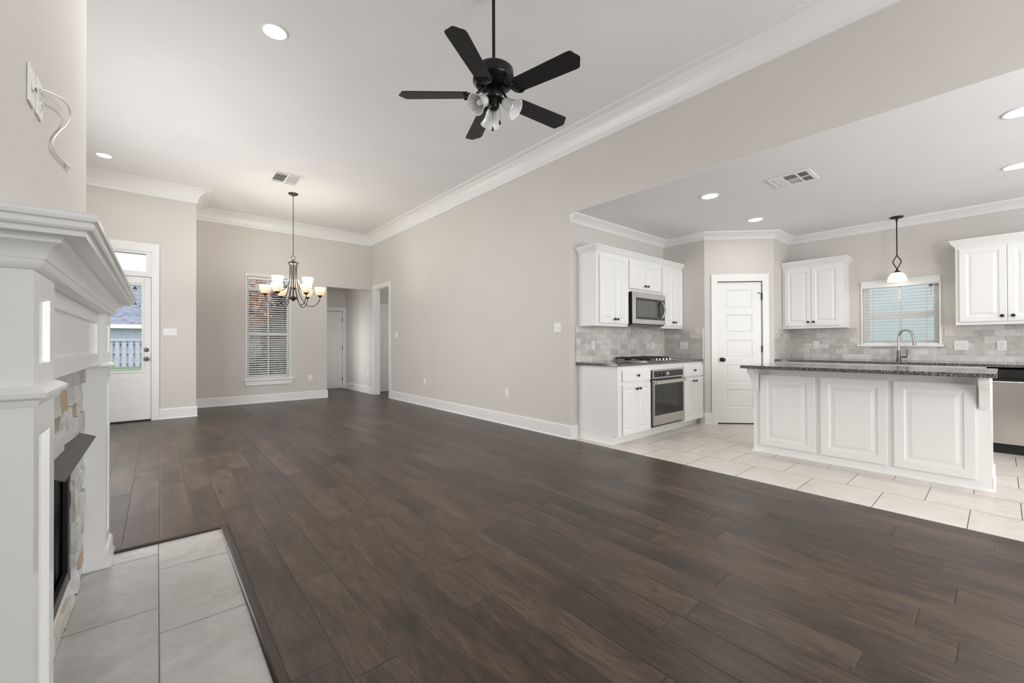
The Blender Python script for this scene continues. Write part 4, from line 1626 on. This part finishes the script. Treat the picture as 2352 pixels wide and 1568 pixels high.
b = B(); box(b, 3.868, XA - 0.0005, 2.757, YC - 0.0005, 0.885, 0.916)
tag(link('countertop', b, M['granite'], bev=0.004), 'speckled dark granite countertop under the cooktop', 'countertop')
b = B(); box(b, 3.862, XA - 0.012, YC - 0.012, YC - 0.0005, 0.9165, 1.3535)
tag(link('backsplash', b, M['bs_x']), 'tumbled stone tile backsplash behind the cooktop', 'backsplash')
b = B(); box(b, XA - 0.012, XA - 0.0005, 2.760, YC - 0.0005, 0.9165, 1.352)
tag(link('backsplash', b, M['bs_y']), 'tumbled stone tile backsplash on the side wall beside the pantry door', 'backsplash')
b = B(); box(b, XA - 0.013, XA - 0.0005, 2.752, 2.7595, 0.9165, 1.354)
tag(link('tile_edge_strip', b, M['trim']), 'thin white edge strip ending the tile beside the pantry door', 'trim strip')

# wall oven
t = thing('wall_oven', 'stainless built-in oven with black glass door below the cooktop', 'oven', (4.556, YBF, 0.11))
OW = 0.776
b = B(); box(b, 0.004, OW - 0.010, -0.006, 0.48, 0.004, 0.700)
link('oven_body', b, M['black'], t)
b = B(); panel(b, 0.022, OW - 0.004, 0.600, 0.703, 0.024, [(0.040, OW - 0.022, 0.615, 0.692)], [(0.001, 0.002)], lambda u, v, d: (u, -0.030 + d, v))
cpn = link('control_panel', b, M['steel'], t, bev=0.002)
b = B(); box(b, 0.042, OW - 0.024, -0.0292, -0.0275, 0.617, 0.690)
link('panel_glass', b, M['blackglass'], cpn)
b = B(); box(b, 0.330, 0.395, -0.0300, -0.0290, 0.632, 0.676)
link('display', b, M['display'], cpn)
b = B()
for x in (0.185, 0.275):
    lathe(b, [(0.013, 0), (0.012, 0.010), (0, 0.011)], 16, (x, -0.0290, 0.640), (0, -1, 0))
link('dial', b, M['black'], cpn, smooth=True)
b = B(); panel(b, 0.022, OW - 0.004, 0.030, 0.582, 0.030, [(0.042, OW - 0.030, 0.148, 0.530)], [(0.001, 0.002)], lambda u, v, d: (u, -0.038 + d, v))
dr = link('oven_door', b, M['steel'], t, bev=0.003)
b = B(); box(b, 0.043, OW - 0.031, -0.0370, -0.0355, 0.149, 0.529)
link('door_glass', b, M['blackglass'], dr)
b = B()
hp = [(0.030, -0.040), (0.034, -0.066), (0.060, -0.078), (0.20, -0.084), (0.40, -0.086), (0.58, -0.084), (0.72, -0.078), (0.748, -0.066), (0.752, -0.040)]
pts = spline([(x, y, 0.561) for x, y in hp], 5)
rr_ = 0.010
rings = []
for p in pts:
    rings.append([b.verts.new((p.x, p.y + dy, p.z + dz)) for dy, dz in ((-0.006, -0.020), (0.006, -0.020), (0.006, 0.020), (-0.006, 0.020))])
for p, q in zip(rings, rings[1:]):
    for i in range(4):
        b.faces.new((p[i], p[(i + 1) % 4], q[(i + 1) % 4], q[i]))
b.faces.new(rings[0]); b.faces.new(rings[-1])
link('handle', b, M['steel'], dr, bev=0.003)
b = B()
for i, x in enumerate((0.345, 0.357, 0.366, 0.378, 0.390, 0.402)):
    box(b, x, x + 0.006 - 0.002 * (i % 2), -0.0384, -0.0379, 0.082, 0.089 + 0.003 * (i % 2))
link('maker_mark', b, M['gun'], dr)
b = B(); box(b, 0.012, OW - 0.002, -0.020, -0.004, 0.004, 0.012)
link('bottom_trim', b, M['steel'], t)

# gas cooktop
t = thing('gas_cooktop', 'stainless gas cooktop with black grates set in the granite', 'cooktop', (4.555, 2.812, 0.9163))
b = B(); panel(b, 0, 0.755, 0, 0.50, 0.008, [(0.012, 0.743, 0.012, 0.488)], [(0.006, 0.003)], lambda u, v, d: (u, v, 0.010 - d))
link('cooktop_tray', b, M['steel'], t, bev=0.002)
burners = [(0.14, 0.14), (0.14, 0.37), (0.378, 0.30), (0.615, 0.37), (0.615, 0.16)]
for x, y in burners:
    b = B(); lathe(b, [(0.050, 0.008), (0.048, 0.018), (0.036, 0.020), (0.036, 0.026), (0.030, 0.028), (0, 0.028)], 22, (x, y, 0))
    link('burner', b, M['black'], t, smooth=True)
for x0 in (0.020, 0.262, 0.505):
    b = B()
    x1 = x0 + 0.230
    ys0 = 0.125 if x0 > 0.25 else 0.03
    for xx in (x0, x1 - 0.012):
        box(b, xx, xx + 0.012, ys0, 0.475, 0.030, 0.046)
    for yy in (ys0, 0.463):
        box(b, x0, x1, yy, yy + 0.012, 0.030, 0.046)
    for k in range(1, 5):
        yy = ys0 + (0.463 - ys0) * k / 5
        box(b, x0 + 0.010, x1 - 0.010, yy, yy + 0.010, 0.034, 0.050)
    box(b, (x0 + x1) / 2 - 0.005, (x0 + x1) / 2 + 0.005, ys0, 0.475, 0.036, 0.050)
    for xx in (x0, x1 - 0.012):
        for yy in (ys0, 0.463):
            box(b, xx, xx + 0.012, yy, yy + 0.012, 0.008, 0.032)
    link('grate', b, M['iron'], t, bev=0.002)
for k in range(5):
    b = B(); lathe(b, [(0.020, 0.0075), (0.019, 0.012), (0.015, 0.014), (0.015, 0.032), (0.012, 0.034), (0, 0.034)], 18, (0.290 + 0.085 * k, 0.055, 0))
    link('control_knob', b, M['chrome'], t, smooth=True)

# over-the-range microwave
YU = 3.070
t = thing('microwave', 'stainless over-range microwave with black glass and curved handle', 'microwave', (4.556, 3.0, 1.375))
MWW = 0.772
b = B(); box(b, 0, MWW, 0.022, 0.352, 0.012, 0.425)
link('microwave_body', b, M['black'], t, bev=0.003)
b = B(); panel(b, 0.002, MWW - 0.002, 0.020, 0.425, 0.022, [(0.055, MWW - 0.014, 0.078, 0.352)], [(0.001, 0.002)], lambda u, v, d: (u, d, v))
md = link('microwave_door', b, M['steel'], t, bev=0.003)
b = B(); box(b, 0.056, MWW - 0.015, 0.0010, 0.0030, 0.079, 0.351)
link('door_glass', b, M['blackglass'], md)
b = B(); panel(b, 0.075, 0.545, 0.110, 0.318, 0.0010, [], None, lambda u, v, d: (u, 0.0004 + d, v))
link('window_mesh', b, simple('microwave_window_mesh', (0.10, 0.10, 0.098), 0.08, spec=0.7), md)
b = B()
hp = [(0.640, 0.10), (0.655, 0.13), (0.672, 0.18), (0.678, 0.215), (0.672, 0.25), (0.655, 0.30), (0.640, 0.33)]
pts = spline([(x, -0.012 - 0.034 * math.sin(PI * i / 6), z) for i, (x, z) in enumerate(hp)], 6)
rings = []
for p in pts:
    rings.append([b.verts.new((p.x + dx, p.y + dy, p.z)) for dx, dy in ((-0.014, 0.006), (-0.014, -0.004), (0.014, -0.010), (0.014, 0.004))])
for p, q in zip(rings, rings[1:]):
    for i in range(4):
        b.faces.new((p[i], p[(i + 1) % 4], q[(i + 1) % 4], q[i]))
b.faces.new(rings[0]); b.faces.new(rings[-1])
for z in (0.108, 0.322):
    box(b, 0.632, 0.652, -0.014, 0.002, z - 0.008, z + 0.008)
link('handle', b, M['steel'], md, bev=0.002)
b = B(); lathe(b, [(0.010, 0), (0.010, 0.001), (0, 0.0012)], 16, (0.39, 0.0, 0.388), (0, -1, 0))
link('maker_mark', b, M['chrome'], md)
b = B(); box(b, 0.01, MWW - 0.01, 0.03, 0.35, 0.0, 0.0118)
link('underside_grille', b, M['gun'], t)


def upper_body(t, w, z0, z1, depth):
    b = B(); box(b, 0, w, 0, depth, z0, z1)
    link('cabinet_body', b, M['cab'], t)


UD = YC - YU - 0.0005
t = thing('wall_cabinet', 'tall white wall cabinet with two doors at the open end of the cooktop run', 'cabinet', (3.90, YU, 0), 0, 'wall cabinets of the cooktop run')
upper_body(t, 0.632, 1.354, 2.245, UD)
cab_door(t, 0.047, 0.341, 1.388, 2.200, (0.313, 1.438))
cab_door(t, 0.344, 0.622, 1.388, 2.200, (0.372, 1.438))
t = thing('wall_cabinet', 'short white wall cabinet with two doors above the microwave', 'cabinet', (4.5325, YU, 0), 0, 'wall cabinets of the cooktop run')
upper_body(t, 0.792, 1.8015, 2.245, UD)
cab_door(t, 0.016, 0.382, 1.845, 2.200, (0.350, 1.892))
cab_door(t, 0.385, 0.774, 1.845, 2.200, (0.417, 1.892))
t = thing('wall_cabinet', 'tall white wall cabinet with two doors between the microwave and pantry wall', 'cabinet', (5.325, YU, 0), 0, 'wall cabinets of the cooktop run')
upper_body(t, XA - 5.326, 1.354, 2.245, UD)
cab_door(t, 0.012, 0.300, 1.388, 2.200, (0.270, 1.440))
cab_door(t, 0.303, 0.573, 1.388, 2.200, (0.332, 1.440))
CP = [(0.0006, 2.222), (0.006, 2.222), (0.008, 2.232), (0.014, 2.240), (0.024, 2.250), (0.034, 2.266), (0.040, 2.280), (0.048, 2.286), (0.050, 2.300), (-0.02, 2.300), (-0.02, 2.2455), (0.0006, 2.2455)]
b = B(); sweep(b, [(XA - 0.001, YU), (3.90, YU), (3.90, YC - 0.0005)], [(o, z) for o, z in CP])
sweepfix = b
tag(link('cabinet_crown', b, M['cab'], smooth=32), 'white crown moulding along the top of the cabinets over the cooktop', 'moulding')

# sink wall
XU = 6.895
ROT = R(-90)
t = thing('wall_cabinet', 'white two-door wall cabinet on the sink wall beside the pantry', 'cabinet', (XU, 2.062, 0), ROT, 'wall cabinets of the sink wall')
upper_body(t, 0.709, 1.344, 2.215, XS - XU - 0.0005)
cab_door(t, 0.034, 0.349, 1.380, 2.184, (0.320, 1.430))
cab_door(t, 0.353, 0.676, 1.380, 2.184, (0.384, 1.430))
b = B(); sweep(b, [(0.709, 0.304), (0.709, 0.0), (0.0, 0.0)], [(-o * -1, z - 0.012) for o, z in CP])
link('crown', b, M['cab'], t, smooth=32)
t = thing('wall_cabinet', 'white two-door wall cabinet on the sink wall past the window, above the dishwasher', 'cabinet', (XU, 0.342, 0), ROT, 'wall cabinets of the sink wall')
upper_body(t, 0.76, 1.336, 2.215, XS - XU - 0.0005)
cab_door(t, 0.030, 0.376, 1.372, 2.186, (0.340, 1.425))
cab_door(t, 0.380, 0.726, 1.372, 2.186, (0.416, 1.425))
b = B(); sweep(b, [(0.76, 0.304), (0.76, 0.0), (0.0, 0.0), (0.0, 0.304)], [(o, z - 0.010) for o, z in CP])
link('crown', b, M['cab'], t, smooth=32)

SX = 6.592
t = thing('sink_cabinet', 'white sink base cabinet behind the island', 'cabinet', (SX, 2.066, 0), ROT)
base_body(t, 1.955)
for i in range(4):
    x0 = 0.06 + i * 0.472
    cab_door(t, x0, x0 + 0.455, 0.705, 0.845, None, 'drawer', False)
    cab_door(t, x0, x0 + 0.455, 0.108, 0.672, (x0 + (0.42 if i % 2 == 0 else 0.035), 0.62))
t = thing('base_cabinet', 'white base cabinet past the dishwasher on the sink wall', 'cabinet', (SX, -0.502, 0), ROT)
base_body(t, 0.76)
cab_door(t, 0.03, 0.73, 0.705, 0.845, (0.38, 0.775), 'drawer', False)
cab_door(t, 0.03, 0.378, 0.108, 0.672, (0.345, 0.62))
cab_door(t, 0.382, 0.73, 0.108, 0.672, (0.415, 0.62))
b = B(); box(b, SX - 0.025, XS - 0.0005, -1.28, 2.0675, 0.885, 0.916)
tag(link('countertop', b, M['granite'], bev=0.004), 'speckled dark granite countertop along the sink wall', 'countertop')
b = B()
panel(b, -1.28, 2.056, 0.9165, 1.343, 0.0115, [(KWY0 - 0.03, KWY1 + 0.05, 1.088, 1.4)], None, fx(XS - 0.012, 1))
tag(link('backsplash', b, M['bs_y']), 'tumbled stone tile backsplash behind the sink faucet', 'backsplash')
b = B(); box(b, PB[0] + 0.002, XS - 0.0005, PB[1] - 0.012, PB[1] - 0.0005, 0.9165, 1.343)
tag(link('backsplash', b, M['bs_x']), 'short tumbled stone backsplash return beside the pantry door casing', 'backsplash')

# dishwasher
t = thing('dishwasher', 'stainless dishwasher with black control strip beyond the island end', 'dishwasher', (SX, 0.106, 0), ROT)
b = B(); box(b, 0.006, 0.600, 0.02, 0.56, 0.10, 0.868)
link('tub', b, M['black'], t)
b = B(); box(b, 0.006, 0.600, -0.012, 0.0195, 0.104, 0.742)
dd = link('front_panel', b, steel('dishwasher_stainless', 'z'), t, bev=0.005)
b = B()
prism(b, [(0.0195, 0.744), (-0.004, 0.744), (-0.004, 0.768), (-0.020, 0.778), (-0.020, 0.860), (-0.012, 0.868), (0.0195, 0.868)], 'x', 0.006, 0.600)
cs = link('control_strip', b, M['blackglass'], t)
b = B()
for i in range(5):
    box(b, 0.250 + i * 0.012, 0.258 + i * 0.012, -0.0206, -0.0199, 0.818, 0.823)
for i in range(4):
    box(b, 0.256 + i * 0.010, 0.262 + i * 0.010, -0.0206, -0.0199, 0.806, 0.809)
link('maker_mark', b, M['display'], cs)
b = B(); box(b, 0.006, 0.600, 0.045, 0.060, 0.0005, 0.099)
link('kick_plate', b, M['black'], t)

# faucet
t = thing('kitchen_faucet', 'brushed steel gooseneck faucet with side lever in front of the sink window', 'faucet', (7.085, 0.845, 0.9163))
b = B(); lathe(b, [(0.030, 0), (0.030, 0.004), (0.024, 0.010), (0.020, 0.040), (0.017, 0.128), (0, 0.128)], 24)
link('body', b, M['gun'], t, smooth=True)
b = B()
pts = spline([(0, 0, 0.122), (0, 0, 0.27), (-0.003, -0.006, 0.325), (-0.012, -0.032, 0.368), (-0.022, -0.072, 0.383), (-0.032, -0.110, 0.360), (-0.038, -0.130, 0.315), (-0.042, -0.140, 0.262)], 8)
tube(b, pts, 0.0125, 16)
link('gooseneck', b, M['nickel'], t, smooth=True)
b = B(); tube(b, [(-0.0415, -0.139, 0.270), (-0.043, -0.144, 0.235), (-0.0445, -0.150, 0.190)], [0.014, 0.016, 0.019], 18)
link('spray_head', b, M['nickel'], t, smooth=True)
b = B()
tube(b, [(0, -0.010, 0.048), (0, -0.074, 0.048)], 0.011, 14)
box(b, -0.006, 0.006, -0.082, -0.072, 0.042, 0.142)
link('lever', b, M['gun'], t, bev=0.002)

# island
IX, IY0, IY1 = 4.832, 0.058, 1.720
t = thing('kitchen_island', 'white panelled kitchen island on the tile floor', 'island', (IX, IY1, 0), ROT)
IW = IY1 - IY0
b = B(); box(b, 0, IW, 0, 0.60, 0.0, 0.8845)
link('island_body', b, M['cab'], t)
for a, c in ((0.068, 0.548), (0.590, 1.070), (1.110, 1.585)):
    z0, z1 = 0.080, 0.815
    b = B()
    e = 0.002
    panel(b, a, c, z0, z1, 0.019, [(a + e, c - e, z0 + e, z1 - e)],
          [(0.004, -0.0015), (0.010, -0.0015), (0.062, -0.0005), (0.070, 0.0055), (0.076, 0.0080), (0.086, 0.0085), (0.104, 0.0035), (0.112, 0.0010)],
          lambda u, v, d: (u, -0.0195 + d, v))
    link('island_panel', b, M['cab'], t)
b = B(); sweep(b, [(0, 0.60), (0, 0), (IW, 0), (IW, 0.60)], [(0, 0.0005), (-0.016, 0.0005), (-0.014, 0.010), (-0.004, 0.020), (0, 0.024)])
link('base_molding', b, M['cab'], t)
b = B(); box(b, IW, IW + 0.012, 0.0, 0.60, 0.0, 0.11)
link('end_baseboard', b, M['cab'], t, bev=0.003)
cpr = [(0.0, 0.632), (-0.026, 0.632), (-0.030, 0.648), (-0.040, 0.660), (-0.048, 0.690), (-0.054, 0.720), (-0.070, 0.755), (-0.094, 0.782), (-0.122, 0.800), (-0.126, 0.812), (-0.150, 0.818), (-0.172, 0.835),
       (-0.180, 0.850), (-0.182, 0.8845), (0.0, 0.8845)]
for x0 in (0.0, IW - 0.064):
    b = B(); prism(b, cpr, 'x', x0 + 0.001, x0 + 0.060)
    link('corbel', b, M['cab'], t, bev=0.002)
b = B(); box(b, 4.530, 5.470, 0.026, 1.738, 0.885, 0.916)
tag(link('countertop', b, M['granite'], bev=0.004), 'speckled dark granite top overhanging the kitchen island', 'countertop')

# ------------------------------------------------------------------ outdoors
b = B(); box(b, -22, 16, 8.52, 60, -0.32, -0.12)
box(b, 7.6, 16, -8, 8.5, -0.32, -0.30)
o = struct('ground', b, M['grass'])
# back garden seen through the patio door
t = thing('wood_fence', 'weathered board-on-board fence across the back garden', 'fence', (-3.0, 33.0, -0.12))
b = B()
x = -7.0
k = 0
while x < 5.0:
    box(b, x, x + 0.20, 0.0, 0.025, 0.03, 1.50)
    box(b, x + 0.15, x + 0.35, 0.10, 0.125, 0.03, 1.50)
    x += 0.29
link('boards', b, M['fence'], t)
b = B()
for z in (0.22, 0.80, 1.36):
    box(b, -7.0, 5.0, 0.026, 0.099, z, z + 0.09)
link('rail', b, M['fence'], t)
b = B(); box(b, -7.0, 5.0, -0.03, 0.15, 1.50, 1.66)
link('top_board', b, M['fence'], t)
t = thing('neighbour_house', 'pale sided house with blue-grey shingle roof beyond the fence', 'house', (-3.0, 39.0, -0.12))
b = B(); box(b, -12, 6, 0, 9, 0, 2.65)
link('wall', b, M['siding_white'], t)
b = B(); prism(b, [(-0.6, 2.62), (4.5, 6.15), (9.6, 2.62)], 'x', -12.5, 6.5)
rf = link('roof', b, M['shingle'], t)
b = B(); box(b, -12.5, 6.5, -0.68, -0.605, 2.42, 2.68)
link('fascia', b, M['trim'], t)
b = B(); prism(b, [(0.8, 3.4), (0.8, 4.15), (2.1, 4.50), (2.1, 3.4)], 'x', 2.1, 4.6)
link('dormer', b, M['siding_white'], rf)
# outside the dining window
t = thing('brick_house', 'brown brick house outside the dining window', 'house', (3.0, 15.5, -0.12))
b = B(); box(b, -1.9, 6, 0, 3.0, 0, 3.1)
link('wall', b, M['brick'], t)
b = B(); prism(b, [(-0.5, 3.0), (1.5, 4.6), (3.4, 3.0)], 'x', -2.1, 6.4)
link('roof', b, M['shingle'], t)


def bush(name, label, loc, r, h, mat, seed, n=1100, leaf=0.065, trunk=0.0, cat='shrub'):
    q = random.Random(seed)
    t = thing(name, label, cat, loc, 0, 'plants outside the dining window')
    b = B()
    for _ in range(n):
        u = q.uniform(-1, 1); a = q.uniform(0, 2 * PI); rr = q.random() ** 0.4
        s = math.sqrt(1 - u * u)
        p = Vector((r * rr * s * math.cos(a), r * rr * s * math.sin(a), trunk + h / 2 + h / 2 * rr * u))
        d1 = Vector((q.uniform(-1, 1), q.uniform(-1, 1), q.uniform(-1, 1))).normalized()
        d2 = d1.orthogonal().normalized()
        l = leaf * q.uniform(0.6, 1.3)
        w = [b.verts.new(p + d1 * l), b.verts.new(p + d2 * l * 0.45), b.verts.new(p - d1 * l), b.verts.new(p - d2 * l * 0.45)]
        b.faces.new(w)
    link('foliage', b, mat, t)
    b = B(); tube(b, [(0, 0, 0), (0.02, 0.01, trunk + h * 0.6)], [0.05, 0.02], 8)
    link('stem', b, M['bark'], t)
    return t


bush('shrub', 'dark green rounded shrub low outside the dining window', (1.85, 12.0, -0.12), 0.6, 1.5, M['leaf'], 3)
bush('shrub', 'green shrub lower and nearer the glass outside the dining window', (3.05, 12.9, -0.12), 0.6, 1.6, M['leaf'], 5)
bush('maple_tree', 'small tree with orange leaves outside the dining window', (1.95, 13.5, -0.12), 0.6, 1.5, M['leaf2'], 8, 1000, 0.07, 1.7, 'tree')
bush('leafy_tree', 'green tree behind the orange one outside the dining window', (3.15, 14.2, -0.12), 0.6, 2.4, M['leaf'], 9, 1300, 0.07, 1.6, 'tree')
# outside the kitchen window
t = thing('sided_house', 'pale blue house wall outside the sink window', 'house', (10.2, 1.0, -0.3))
b = B(); box(b, 0, 5, -5, 6, 0, 3.2)
link('wall', b, M['siding_blue'], t)
b = B(); prism(b, [(-5.5, 3.05), (0.5, 5.5), (6.5, 3.05)], 'x', -0.4, 5.4)
link('roof', b, M['shingle'], t)
